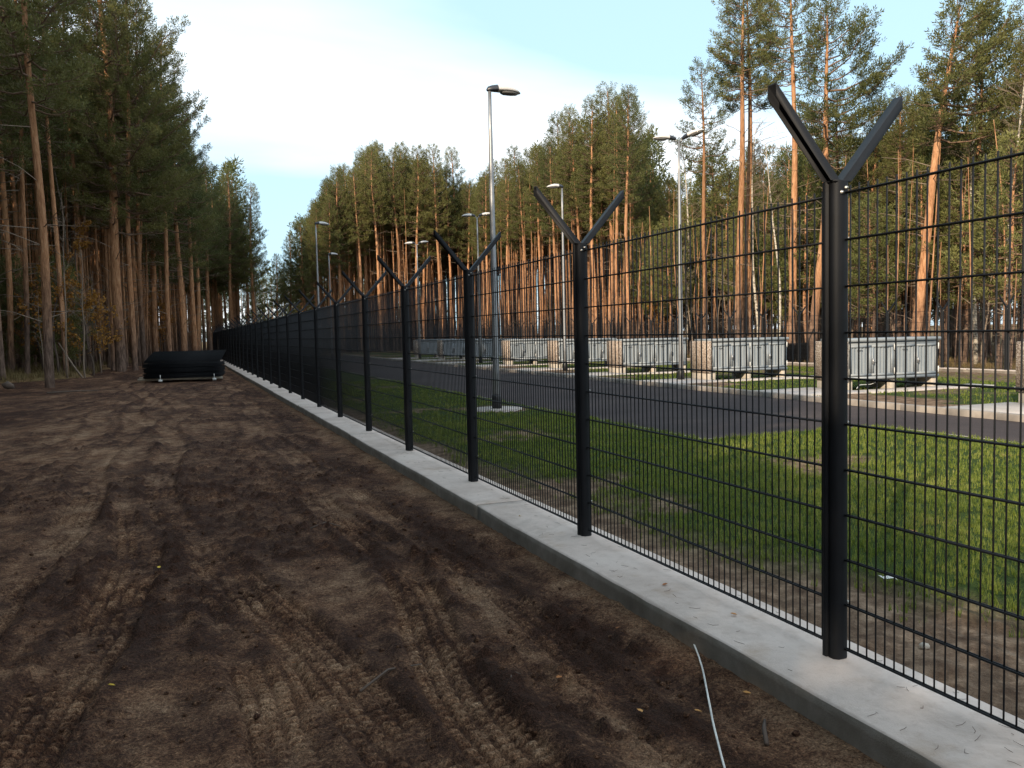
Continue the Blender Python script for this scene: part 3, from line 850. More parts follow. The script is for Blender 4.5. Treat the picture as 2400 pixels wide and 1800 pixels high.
for u, yf in enumerate(UNIT_Y):
    y0 = yf - CD - 0.07
    root = empty('utility_cabinet', (14.46, y0, 0.0), UROT)
    tag(root, 'grey four-door steel cabinet with pebbledash end wall, ' + ORD[u], 'cabinet', 'grey cabinets along the road')
    link('body', ME_body, root); link('roof', ME_roof, root); link('end_wall', ME_wall, root); link('end_wall_base', ME_wallb, root); link('sill', ME_rail, root)
    for d in range(4):
        xc = 0.03 + (d + 0.5) * (DW + 0.012) + (0.04 if d > 1 else 0)
        dm = link('door', ME_door, root, (xc, -0.034, CZ0 + 0.075))
        if d in (0, 2): link('name_slot', ME_slot, dm, (-0.02, -0.001, 0.60))
        if d in (1, 3): link('handle', ME_handle, dm, (-DW / 2 + 0.03, -0.001, 0.36))
    for hx in (0.02, CW / 2, CW - 0.02):
        for hzz in (CZ0 + 0.18, CZ1 - 0.14): link('hinge', ME_hinge, root, (hx, -0.044, hzz))
    for lx_ in (0.09, CW / 2, CW - 0.09): link('leg', ME_leg, root, (lx_, 0.03, 0))
# paved pads and the path before each cabinet
for u, yf in enumerate(UNIT_Y):
    y0 = yf - CD - 0.07
    nm = ['nearest', 'second', 'third', 'fourth', 'fifth', 'sixth', 'seventh', 'eighth', 'farthest'][u]
    mb = MB(); mb.bevbox(12.59, 14.42, y0 - 0.75, yf + 0.10, -0.25, -0.028, 0.01)
    mb.bevbox(14.425, 18.2, y0 - 0.85, y0 - 0.16, -0.25, -0.036, 0.01)
    o = link('pavement', mb.build('pavement', M['paving'])); tag(o, nm + ' pale paved pad and path before a grey cabinet', kind='structure')

# ------------------------------------------------------------------ street lamps
def lamp_head_mesh():
    # teardrop shell: lofted ellipses along +x, 0.72 m long
    st = [(-0.06, 0.02, 0.02, 0.0), (-0.03, 0.055, 0.055, 0.0), (0.05, 0.075, 0.070, 0.008), (0.16, 0.105, 0.080, 0.012), (0.32, 0.135, 0.082, 0.006), (0.46, 0.135, 0.066, -0.008), (0.57, 0.105, 0.042, -0.026), (0.63, 0.055, 0.018, -0.040), (0.645, 0.01, 0.005, -0.045)]
    def loft(sts, n=14, lower=0.45):
        V = []; 
        for (x, w, h, zc) in sts:
            for i in range(n):
                a = 2 * PI * i / n
                z = math.sin(a) * h
                if z < 0: z *= lower
                else: z *= 1.25
                V.append((x, math.cos(a) * w, zc + z))
        Q = [(r * n + i, (r + 1) * n + i, (r + 1) * n + (i + 1) % n, r * n + (i + 1) % n) for r in range(len(sts) - 1) for i in range(n)]
        return V, Q
    V, Q = loft(st[3:]); shell = MB().add(V, Q).build('shell', M['lamp_shell'], True)
    V, Q = loft([(x, w * 1.01, h * 1.02, z) for x, w, h, z in st[:4]]); collar = MB().add(V, Q).build('collar', M['lamp_dark'], True)
    V, Q = loft([(0.24, 0.06, 0.02, -0.032), (0.30, 0.105, 0.035, -0.034), (0.46, 0.108, 0.036, -0.040), (0.56, 0.075, 0.028, -0.046), (0.60, 0.02, 0.008, -0.048)], 12, 1.2); lens = MB().add(V, Q).build('lens', M['lamp_glass'], True)
    return shell, collar, lens
ME_shell, ME_collar, ME_lens = lamp_head_mesh()
def lamp(x, y, h, heads, label, z=-0.05):
    root = empty('street_lamp', (x, y, z)); tag(root, label, 'street lamp', 'lamps in the yard')
    H = h - z
    zs = np.linspace(0, H, 9); rad = 0.077 - 0.043 * zs / H
    link('pole', MB().tube(np.stack([0 * zs, 0 * zs, zs], -1), rad, 14).build('pole', M['galv'], True), root)
    link('base_sleeve', MB().tube([(0, 0, -0.1), (0, 0, 0.25), (0, 0, 0.30)], [0.105, 0.10, 0.085], 12).build('base_sleeve', M['black_sleeve'], True), root)
    for az, tilt in heads:
        hd = link('lamp_head', ME_shell, root, (0, 0, 0), (0, -tilt, az))
        off = 0.0 if len(heads) == 1 else 0.14
        hd.location = (math.cos(az) * off, math.sin(az) * off, H + 0.02 + (0.05 if len(heads) > 1 else 0))
        link('collar', ME_collar, hd); link('lens', ME_lens, hd)
        if len(heads) > 1:
            link('bracket', MB().tube([(0, 0, H - 0.02), (math.cos(az) * 0.15, math.sin(az) * 0.15, H + 0.07)], 0.026, 8).build('bracket', M['galv'], True), root)
lamp(5.84, 15.82, 6.20, [(R(0), R(2))], 'tall single-head lamp on the near lawn beside the road')
lamp(13.85, 21.6, 6.95, [(R(165), R(6)), (R(-48), R(20))], 'double-head lamp beside the third cabinet from the right')
lamp(14.05, 30.2, 7.05, [(R(180), R(2))], 'single-head lamp seen just left of the second fence post')
lamp(14.3, 41.0, 7.35, [(R(170), R(4)), (R(-30), R(12))], 'double-head lamp hidden mostly behind the tall lawn lamp')
lamp(14.3, 52.8, 7.2, [(R(170), R(4)), (R(-30), R(12))], 'small far double-head lamp before the orange trunks')
lamp(6.2, 41.0, 6.8, [(R(0), R(2))], 'leftmost single-head lamp standing against the sky gap')
lamp(9.9, 60.0, 7.2, [(R(0), R(2))], 'farthest single-head lamp, just right of the leftmost one')
o = link('lamp_pad', MB().tube([(0, 0, -0.2), (0, 0, 0.012)], [0.52, 0.50], 24).build('lamp_pad', M['paving']), None, (5.84, 15.82, -0.04)); tag(o, 'round pale concrete pad around the lawn lamp foot', 'pad')

# ------------------------------------------------------------------ trees
def frames(D):
    D = D / (np.linalg.norm(D, axis=1)[:, None] + 1e-9)
    ref = np.where(np.abs(D[:, 2:3]) < 0.9, np.array([[0, 0, 1.0]]), np.array([[1.0, 0, 0]]))
    A = np.cross(D, ref); A /= np.linalg.norm(A, axis=1)[:, None] + 1e-9
    B = np.cross(D, A)
    return A, B, D
def tuft_template(r, K=13, L=0.20, l=0.17, w=0.048):
    V = []
    for i in range(K):
        a = 2.399 * i + r.uniform(-0.3, 0.3)
        t = L * (0.05 + 0.95 * i / (K - 1))
        th = R(62 - 38 * i / (K - 1)) + r.uniform(-0.15, 0.15)
        rd = np.array([math.cos(a), math.sin(a), 0]); d = rd * math.sin(th) + np.array([0, 0, math.cos(th)])
        side = np.cross(d, np.array([0, 0, 1.0])); side /= np.linalg.norm(side) + 1e-9
        side = side * math.cos(i * 1.7) + np.cross(side, d) * math.sin(i * 1.7)
        p = np.array([0, 0, t]); ln = l * r.uniform(0.8, 1.2)
        V += [p - side * w * 0.35 + d * 0.01, p + d * ln * 0.62 + side * w * 0.6, p + d * ln - side * 0.1 * w]
    return np.array(V)
def scatter_tufts(P, D, Sc, tmpl, r):
    A, B, C_ = frames(D)
    n = len(P); th = r.uniform(0, 2 * PI, n)
    A2 = A * np.cos(th)[:, None] + B * np.sin(th)[:, None]; B2 = -A * np.sin(th)[:, None] + B * np.cos(th)[:, None]
    V = P[:, None, :] + Sc[:, None, None] * (tmpl[None, :, 0:1] * A2[:, None, :] + tmpl[None, :, 1:2] * B2[:, None, :] + tmpl[None, :, 2:3] * C_[:, None, :])
    return V.reshape(-1, 3)

def pine_parts(seed, H=18.0, r0=0.19, cs=0.55, crad=1.7, lean=(0, 0), bend=0.25, nbr=54, top_sharp=1.0, tuft=1.0, dens=1.0, dead=18, dead_len=1.3, bias=(0, 0), taper=0.25, K=9, tw=6, young=False, splitcrown=False):
    """returns trunk MB, crown MB (0 branch, 1 needles)"""
    r = np.random.default_rng(seed)
    nz = 16
    t = np.linspace(0, 1, nz)
    ph = r.uniform(0, 6.28, 2)
    cx = lean[0] * t * H + bend * np.sin(t * 3.3 + ph[0]) * t + 0.05 * np.sin(t * 11 + ph[1])
    cy_ = lean[1] * t * H + bend * np.cos(t * 2.9 + ph[1]) * t + 0.05 * np.cos(t * 9 + ph[0])
    cx -= cx[0]; cy_ -= cy_[0]
    tr = MB()
    zt = t * H * 0.985
    P = np.stack([cx, cy_, zt], -1); P[0, 2] = -0.5
    rad = r0 * (1 - t) ** 0.72 * (1 - taper * 0.2) + 0.018
    rad[0] = r0 * 1.30; rad[1] = r0 * 0.98
    # extra ring for the root flare
    P = np.insert(P, 1, [cx[1] * 0.15, cy_[1] * 0.15, 0.10], axis=0); rad = np.insert(rad, 1, r0 * 1.16)
    P = np.insert(P, 2, [cx[1] * 0.4, cy_[1] * 0.4, 0.5], axis=0); rad = np.insert(rad, 2, r0 * 1.02)
    tr.tube(P, rad, 9)
    def axis_at(z):
        tt = z / (H * 0.985)
        return np.array([np.interp(tt, t, cx), np.interp(tt, t, cy_), z])
    def rad_at(z): return np.interp(z, P[:, 2], rad)
    z0 = cs * H
    # dead bare branches below the crown
    for i in range(dead):
        lo_ = max(0.8, 0.12 * H); z = r.uniform(lo_, max(lo_ + 0.4, z0 + 0.1 * H)); az = r.uniform(0, 6.28)
        L = dead_len * r.uniform(0.35, 1.25) * (0.6 + 0.8 * (z / H)); el = r.uniform(-0.15, 0.55)
        d = np.array([math.cos(az), math.sin(az), 0]); b = axis_at(z)
        pts = [b, b + d * L * 0.5 + [0, 0, math.sin(el) * L * 0.5], b + d * L * 0.95 + [0, 0, math.sin(el) * L * 0.75 + r.uniform(-0.1, 0.1)]]
        tr.tube(pts, [0.022, 0.014, 0.006], 3, False, m=1)
        for q in range(int(L / 0.5)):
            tq = r.uniform(0.35, 0.95); c = b + d * L * tq + [0, 0, math.sin(el) * L * tq * 0.85]
            d2 = d + r.normal(0, 0.7, 3); d2 /= np.linalg.norm(d2)
            tr.tube([c, c + d2 * L * r.uniform(0.15, 0.35)], [0.008, 0.004], 3, False, m=1)
    cr = MB()
    TP, TD, TS = [], [], []
    for i in range(nbr):
        u = (i + r.uniform(0, 1)) / nbr                   # 0 low .. 1 top
        z = z0 + (H - z0) * (u ** 0.95) * 0.98
        prof = (1 - u) ** (0.62 * top_sharp) * (0.42 + 0.58 * min(1, u / 0.22)) if not young else (1 - u) ** 0.85
        L = crad * prof * r.uniform(0.62, 1.18) + 0.22
        az = i * 2.399 + r.uniform(-0.5, 0.5)
        d = np.array([math.cos(az), math.sin(az), 0.0])
        L *= 1 + bias[0] * d[0] + bias[1] * d[1]
        if L < 0.15: continue
        el = R(-6 + 58 * u ** 1.3) + r.uniform(-0.18, 0.18)
        b = axis_at(z)
        n = 5; tt = np.linspace(0, 1, n)
        sag = 0.16 * L * (tt ** 2) * (1 + u)              # tips turn up
        pts = b + np.outer(tt * L * math.cos(el), d) + np.stack([0 * tt, 0 * tt, tt * L * math.sin(el) + sag - 0.10 * L * np.sin(tt * 3.1)], -1)
        pts[1:] += r.normal(0, 0.035 * L, (n - 1, 3))
        cr.tube(pts, np.linspace(0.010 + 0.016 * L, 0.006, n), 4, False, m=0)
        side = np.array([-d[1], d[0], 0])
        nt_ = max(3, int(tw * L * dens))
        for q in range(nt_):
            s = 0.30 + 0.70 * (q + r.uniform(0, 1)) / nt_
            c = np.array([np.interp(s, tt, pts[:, k]) for k in range(3)])
            sg = 1 if q % 2 else -1
            tl = (0.22 + 0.42 * L * (1.05 - s)) * r.uniform(0.6, 1.2); tl = min(tl, 1.1)
            td = d * r.uniform(0.35, 0.9) + side * sg * r.uniform(0.4, 1.0) + np.array([0, 0, r.uniform(0.0, 0.65)]); td /= np.linalg.norm(td)
            e = c + td * tl
            cr.tube([c, e], [0.010, 0.005], 3, False, m=0)
            m = max(1, int(round(tl / 0.17)))
            for k in range(m):
                f = 1.0 - 0.72 * k / max(1, m)
                pp = c + td * tl * f + r.normal(0, 0.05, 3)
                dd = td * 0.8 + np.array([0, 0, 0.75]) + r.normal(0, 0.28, 3)
                TP.append(pp); TD.append(dd); TS.append(r.uniform(0.75, 1.25) * tuft)
        TP.append(pts[-1]); TD.append(pts[-1] - pts[-2] + np.array([0, 0, 0.3 * L])); TS.append(1.15 * tuft)
    for k in range(7):
        TP.append(axis_at(H * (0.955 + 0.006 * k)) + r.normal(0, 0.06, 3)); TD.append(np.array([0, 0, 1]) + r.normal(0, 0.3, 3)); TS.append(1.0 * tuft)
    tmpl = tuft_template(r, K)
    V = scatter_tufts(np.array(TP), np.array(TD), np.array(TS), tmpl, r)
    cr.add(V, None, np.arange(len(V)).reshape(-1, 3), m=1)
    return tr, cr
VAR = {}
def variant(key, young=False, **kw):
    tr, cr = pine_parts(**kw)
    nd = M['needle_young'] if young else M['needle']
    VAR[key] = (tr.build('trunk', [M['bark'], M['grey_twig']], True), cr.build('crown', [M['branch'], nd]))
# stand pines: tall, bare below, narrow crowns
for i in range(6):
    variant('s%d' % i, seed=100 + i, H=18.5 + 0.5 * (i % 3), r0=0.165 + 0.012 * (i % 3), cs=[0.56, 0.60, 0.52, 0.62, 0.54, 0.58][i], crad=[1.75, 1.5, 1.9, 1.55, 1.7, 1.6][i], nbr=64, dead=26, dead_len=1.1, bend=0.35, lean=(random.uniform(-.012, .012), random.uniform(-.012, .012)), dens=1.5)
for i in range(4):
    variant('n%d' % i, seed=180 + i, H=18.0 + i * 0.6, r0=0.10 + 0.012 * (i % 3), cs=[0.46, 0.52, 0.42, 0.50][i], crad=[1.8, 1.6, 2.0, 1.7][i], nbr=56, dead=24, dead_len=1.3, bend=0.45, lean=(random.uniform(-.02, .02), random.uniform(-.02, .02)), dens=1.3)
# edge pines: long living crown
for i in range(4):
    variant('e%d' % i, seed=130 + i, H=19.5, r0=0.22, cs=[0.40, 0.46, 0.36, 0.44][i], crad=[2.6, 2.3, 2.8, 2.4][i], nbr=74, dead=16, dead_len=1.9, bend=0.3, dens=1.35)
# the big loose trees at the right
variant('t1', seed=151, H=20.5, r0=0.22, cs=0.66, crad=2.2, nbr=50, dead=30, dead_len=2.6, dens=1.2, tuft=1.05, bend=0.3, lean=(0.020, -0.010))
variant('t2', seed=152, H=18.9, r0=0.21, cs=0.70, crad=1.9, nbr=46, dead=28, dead_len=2.3, dens=1.25, tuft=1.05, bend=0.3, lean=(0.012, 0.0))
variant('t3', seed=153, H=16.6, r0=0.22, cs=0.55, crad=2.5, nbr=52, dead=22, dead_len=2.3, dens=1.35, tuft=1.08, bend=0.45, lean=(0.036, -0.030), bias=(0.35, -0.35))
variant('t4', seed=154, H=14.9, r0=0.23, cs=0.60, crad=2.6, nbr=48, dead=22, dead_len=2.4, dens=1.35, tuft=1.08, bend=0.35, lean=(0.090, -0.075), bias=(0.35, -0.40))
variant('t6', seed=156, H=17.4, r0=0.17, cs=0.64, crad=1.9, nbr=42, dead=22, dead_len=1.6, dens=1.0, tuft=1.05, bend=0.2)
# left forest giants
variant('l1', seed=161, H=22.0, r0=0.165, cs=0.47, crad=3.2, nbr=74, dead=14, dead_len=3.0, dens=1.3, bend=0.35, lean=(0.002, 0.0))
variant('l2', seed=162, H=23.0, r0=0.27, cs=0.33, crad=4.1, nbr=104, dead=14, dead_len=3.0, dens=1.2, bend=0.3, bias=(0.30, -0.1))
variant('l3', seed=163, H=21.0, r0=0.145, cs=0.40, crad=3.0, nbr=84, dead=18, dead_len=2.2, dens=1.25, bend=0.35)
# young pines
for i in range(4):
    variant('y%d' % i, young=True, seed=170 + i, H=[8.0, 9.5, 6.5, 10.5][i], r0=[0.075, 0.085, 0.06, 0.09][i], cs=[0.30, 0.36, 0.09, 0.40][i], crad=[1.7, 1.8, 1.5, 1.9][i], nbr=54, dead=12, dead_len=0.9, dens=1.5, bend=0.2, tuft=1.05)

# bare birch and autumn saplings
def broadleaf(seed, H, r0, nb, blen, leaf=None, nleaf=0, lsz=0.07, lowest=0.3, wob=0.25):
    r = np.random.default_rng(seed)
    t = np.linspace(0, 1, 14); ph = r.uniform(0, 6, 2)
    P = np.stack([wob * np.sin(3 * t + ph[0]) * t + 0.05 * np.sin(13 * t), wob * np.cos(2.6 * t + ph[1]) * t, t * H], -1); P[0, 2] = -0.4
    tr = MB().tube(P, r0 * (1 - t) ** 0.8 + 0.008, 8)
    cr = MB(); ends = []
    for i in range(nb):
        u = r.uniform(lowest, 0.97); b = np.array([np.interp(u, t, P[:, k]) for k in range(3)])
        az = r.uniform(0, 6.28); el = r.uniform(0.35, 1.05); L = blen * (1.1 - 0.75 * u) * r.uniform(0.6, 1.3)
        d = np.array([math.cos(az) * math.cos(el), math.sin(az) * math.cos(el), math.sin(el)])
        pts = np.array([b, b + d * L * 0.5 + r.normal(0, 0.05, 3), b + d * L + r.normal(0, 0.1, 3)])
        cr.tube(pts, [0.016, 0.010, 0.004], 4, False)
        for q in range(7):
            s = r.uniform(0.3, 1.0); c = b + d * L * s; d2 = d + r.normal(0, 0.55, 3); d2 /= np.linalg.norm(d2)
            e = c + d2 * L * r.uniform(0.2, 0.45)
            cr.tube([c, e], [0.007, 0.003], 3, False); ends.append((c, e))
            for q2 in range(3):
                c2 = c + (e - c) * r.uniform(0.3, 1); d3 = d2 + r.normal(0, 0.6, 3); d3 /= np.linalg.norm(d3); e2 = c2 + d3 * L * 0.14
                cr.tube([c2, e2], [0.004, 0.002], 3, False); ends.append((c2, e2))
    if nleaf:
        idx = r.integers(0, len(ends), nleaf)
        A = np.array([ends[k][0] for k in idx]); B = np.array([ends[k][1] for k in idx])
        Pp = A + (B - A) * r.uniform(0.2, 1.05, (nleaf, 1)) + r.normal(0, 0.03, (nleaf, 3))
        D = r.normal(0, 1, (nleaf, 3)); D[:, 2] -= 0.4
        tmpl = np.array([(0, 0, 0), (0.45, 0.12, 0.5), (0, 0, 1.0), (-0.45, 0.12, 0.5)]) * lsz
        V = scatter_tufts(Pp, D, r.uniform(0.6, 1.3, nleaf), tmpl, r)
        cr.add(V, np.arange(len(V)).reshape(-1, 4), None, m=1)
    return tr, cr
for i in range(3):
    tr, cr = broadleaf(200 + i, [13, 11, 14][i], [0.085, 0.07, 0.095][i], 26, 2.0, lowest=0.45, wob=0.6)
    VAR['b%d' % i] = (tr.build('trunk', M['birch'], True), cr.build('crown', [M['grey_twig'], M['autumn']]))
for i in range(3):
    tr, cr = broadleaf(210 + i, [5.5, 4.2, 7.5][i], 0.045, 22, 1.7, True, [1500, 1100, 1900][i], 0.11, 0.15, 0.4)
    VAR['a%d' % i] = (tr.build('trunk', M['twig'], True), cr.build('crown', [M['twig'], M['autumn']]))
for i in range(2):
    tr, cr = broadleaf(220 + i, [9, 7][i], 0.04, 16, 1.2, lowest=0.3, wob=0.5)
    VAR['d%d' % i] = (tr.build('trunk', M['grey_twig'], True), cr.build('crown', [M['grey_twig'], M['twig']]))

def tree(key, x, y, label, name='pine_tree', cat='tree', group=None, sc=1.0, rz=None, z=None):
    if z is None: z = float(ground_h(np.array([[x]]), np.array([[y]]))[0, 0])
    root = empty(name, (x, y, z), random.uniform(0, 6.28) if rz is None else rz, sc)
    tag(root, label, cat, group)
    link('trunk', VAR[key][0], root); link('crown', VAR[key][1], root)
    return root

TAKEN = []
def free(x, y, d):
    return all((x - a) ** 2 + (y - b) ** 2 > d * d for a, b in TAKEN)
def put(key, x, y, label, **kw):
    TAKEN.append((x, y)); return tree(key, x, y, label, **kw)

# --- marked trees, right side
put('t1', 27.9, 37.75, 'tall twin-stem pine, thicker stem, left of the big forked post', rz=0, name='pine_tree')
put('t1', 28.9, 38.5, 'thinner stem of the twin pines left of the big forked post', rz=0.6, sc=0.98)
put('t2', 28.0, 33.77, 'tall straight pine rising between the arms of the big forked post', rz=0)
put('t3', 27.6, 31.86, 'bushy pine with crown hanging right, just behind the near post', rz=0)
put('t4', 28.5, 26.83, 'strongly leaning pine with wind-swept crown at the far right', rz=0)
put('t6', 30.0, 44.16, 'slim pine with loose airy crown beside the double lamp', rz=0)
put('t6', 33.0, 24.4, 'airy pine cut by the right picture edge', sc=1.0)
for (px_, py_, k, l) in [(29.0, 54.48, 'e0', 'broad dense pine right of the second forked post'), (30.0, 53.0, 'e2', 'dark dense pine beside the broad one, right of the second post'), (29.0, 63.4, 'e1', 'full crowned pine left of the second forked post'),
                         (30.2, 75.2, 'e3', 'pine with pointed crown behind the tall lawn lamp')]:
    put(k, px_, py_, l, sc=0.98 if k != 'e2' else 0.93)
put('y3', 29.5, 50.6, 'bright green young pine low behind the mesh', name='young_pine', sc=0.85)
# --- marked trees, left side
put('l1', -4.50, 34.7, 'nearest pine at the left with a bent pale side branch', rz=0)
put('l2', -2.9, 47.6, 'thickest old pine trunk at the left, behind the panel stack', rz=0)
put('l3', -2.25, 48.3, 'pine right beside the thickest trunk at the left', sc=1.0)
put('l3', -1.94, 52.2, 'straight pine directly behind the left end of the panel stack', sc=1.0)
put('l3', -6.75, 39.1, 'pine at the extreme left picture edge')
put('n2', -7.5, 45.8, 'slim pine close to the left picture edge', sc=1.1)
put('n1', -7.7, 49.7, 'pine with curved orange stem near the left edge', sc=1.1)
put('n3', -6.4, 42.8, 'dark slim pine left of the nearest pine', sc=1.1)
put('n0', -4.9, 43.2, 'slim pine just right of the nearest pine', sc=1.12)
put('e2', 0.2, 60.0, 'leafy pine at the right end of the left wood', sc=0.95)
put('e0', 2.6, 84.0, 'wide pine closing the left wood beyond the fence end', sc=0.92)
put('e1', 5.3, 93.0, 'rounded pine bordering the sky gap on its left', sc=0.9)
put('l3', -0.6, 56.5, 'tall pine with dark crown over the panel stack', sc=1.0)

# --- stands
CLEAR = [(27.9, 37.75), (28.9, 38.5), (28.0, 33.77), (27.6, 31.86), (28.5, 26.83), (30.0, 44.16), (29.2, 37.9), (27.9, 34.6), (28.9, 26.5), (29.4, 26.1), (29.9, 25.7), (28.1, 31.4)]
def in_sight(x, y, rad):
    d = math.hypot(x, y)
    for a, b in CLEAR:
        dm = math.hypot(a, b)
        if d < dm + 0.4 and abs(math.atan2(x, y) - math.atan2(a, b)) * d < rad: return True
    return False
def fill(n, xr, yr, keys, label, group, dmin, cond=None, sc=(0.92, 1.08), name='pine_tree', tries=6000, cat='tree', scf=None):
    c = 0
    for _ in range(tries):
        if c >= n: break
        x = random.uniform(*xr); y = random.uniform(*yr)
        if cond and not cond(x, y): continue
        if not free(x, y, dmin): continue
        if x > 20 and in_sight(x, y, 1.5 if name == 'young_pine' else 0.5): continue
        put(random.choice(keys), x, y, label, group=group, name=name, sc=random.uniform(*sc) * (scf(x, y) if scf else 1.0), cat=cat); c += 1
    return c
vis = lambda x, y: y > 0.72 * x - 2
tall = lambda x, y: y > 1.72 * x + 1
low = lambda x, y: vis(x, y) and not tall(x, y)
SK = ['s0', 's1', 's2', 's3', 's4', 's5']
fill(88, (27.2, 36), (48, 97), SK, 'slender bare-stemmed pine in the dense stand right of the road', 'pines of the right-hand stand', 1.45, tall, (0.83, 0.96))
fill(30, (28.6, 42), (22, 70), SK + ['e1', 'e3'], 'lower pine among the mixed trees behind the far fence at the right', 'pines behind the far fence at the right', 2.2, low, (0.58, 0.72))
fill(58, (13.2, 27), (80.5, 94), SK + ['e1'], 'pine in the stand closing the far end of the yard', 'pines closing the yard', 1.6, None, (0.95, 1.06), scf=lambda x, y: float(np.interp(x, [13, 15.6, 20, 27], [0.72, 0.92, 1.06, 0.98])))
for (x_, y_, k_, sc_, l_) in [(11.9, 88.5, 'e2', 0.68, 'lowest pine at the right flank of the sky gap'), (12.6, 84.0, 'e0', 0.76, 'bushy pine behind the two leftmost lamps'), (13.4, 82.0, 'e3', 0.84, 'branchy pine just right of the two leftmost lamps'), (14.4, 81.2, 'e1', 0.90, 'edge pine stepping up from the sky gap'), (11.6, 97.0, 'e0', 0.66, 'distant pine lining the sky gap on its right')]:
    put(k_, x_, y_, l_, sc=sc_)
fill(16, (27.6, 31.0), (22, 54), ['y0', 'y1', 'y3'], 'young pine standing close behind the far fence', 'young pines right behind the far fence', 1.2, low, (0.75, 1.05), 'young_pine')
fill(74, (29.5, 48), (22, 75), ['y0', 'y1', 'y3'], 'green young pine in the undergrowth behind the far fence', 'young pines behind the far fence', 1.35, low, (0.9, 1.4), 'young_pine')
fill(14, (31, 40), (58, 80), ['y0', 'y1', 'y2'], 'small young pine among the right-hand trunks', 'young pines among the right-hand trunks', 1.3, tall, (0.7, 1.0), 'young_pine')
NK = ['n0', 'n1', 'n2', 'n3']
fill(80, (-15, -0.5), (47, 84), NK + NK + ['l3'], 'slender pine inside the left-hand wood', 'pines of the left-hand wood', 1.05, lambda x, y: x < -3.2 + (y - 48) * 0.11 and x > -0.19 * y - 1, (1.0, 1.12))
for (x_, y_, k_, l_) in [(0.9, 64.5, 'e1', 'pine with low crown beside the fence, behind the panel stack'), (0.2, 70.5, 'e2', 'pine leaning its crown over the distant fence'), (1.4, 76.0, 'e3', 'last pine before the fence end on the left'), (-1.6, 63.0, 'e0', 'pine set back left of the low-crowned fence pine')]:
    put(k_, x_, y_, l_, sc=0.9)
fill(14, (-2, 8.6), (81, 100), ['e0', 'e1', 'e2', 'e3'], 'pine beyond the fence end, left of the sky gap', 'pines beyond the fence end', 2.0, lambda x, y: x < 6.2 + (y - 81) * 0.13, (0.80, 0.92))
fill(9, (9, 20), (112, 140), ['e0', 'e1', 'e2', 'e3'], 'distant pine seen in the gap between the two woods', 'distant pines in the gap', 2.5, None, (0.55, 0.70))
BL = [(29.2, 37.9, 'white birch stem close to the twin pines', 'b0'), (27.9, 34.6, 'crooked white birch behind the blue-topped panel stack', 'b1'), (30.0, 46.2, 'thin birch behind the double lamp', 'b2'), (29.5, 23.3, 'birch at the right edge of the picture', 'b0'), (31, 25.9, 'bare birch with fine twigs right of the leaning pine', 'b2'),
      (6.5, 99, 'small crooked birch far beyond the fence end', 'b1'), (8.3, 101, 'pale birch far down the gap, right of the crooked one', 'b0'), (-6.0, 55, 'thin white birch inside the left wood', 'b2'), (-9.0, 52, 'birch behind the leftmost pines', 'b0')]
for x, y, l, k in BL: put(k, x, y, l, name='birch_tree')
AL = [(-5.2, 43.0, 'orange-leaved sapling right of the nearest left pine', 'a0'), (-4.4, 46.5, 'tallest orange-leaved sapling in the left wood', 'a2'), (-3.9, 44.0, 'low orange-leaved sapling before the thick trunk', 'a1'), (-6.2, 46, 'orange sapling left of the nearest pine', 'a1'), (31.0, 49.5, 'russet-leaved young tree behind the double lamp', 'a2'), (29.9, 48.8, 'lower russet sapling left of the double lamp', 'a0'), (-1.6, 70, 'faint orange sapling deep behind the panel stack', 'a0')]
for x, y, l, k in AL: put(k, x, y, l, name='autumn_sapling', sc=1.0)
fill(14, (27.0, 33), (22, 52), ['d0', 'd1'], 'thin bare sapling behind the far fence', 'bare saplings behind the far fence', 0.8, vis, (0.7, 1.2), 'bare_sapling')
fill(9, (-10, -3.5), (42, 60), ['y0', 'y1', 'y2'], 'dark young pine in the left wood', 'young pines in the left wood', 1.2, lambda x, y: x < -3.4 - (60 - y) * 0.05 and x > -0.19 * y - 1, (0.6, 0.9), 'young_pine')
fill(16, (-9, -2.5), (40, 62), ['d0', 'd1'], 'thin bare sapling in the left wood', 'bare saplings in the left wood', 0.7, lambda x, y: x < -3.2 and x > -0.19 * y - 1, (0.5, 0.9), 'bare_sapling')

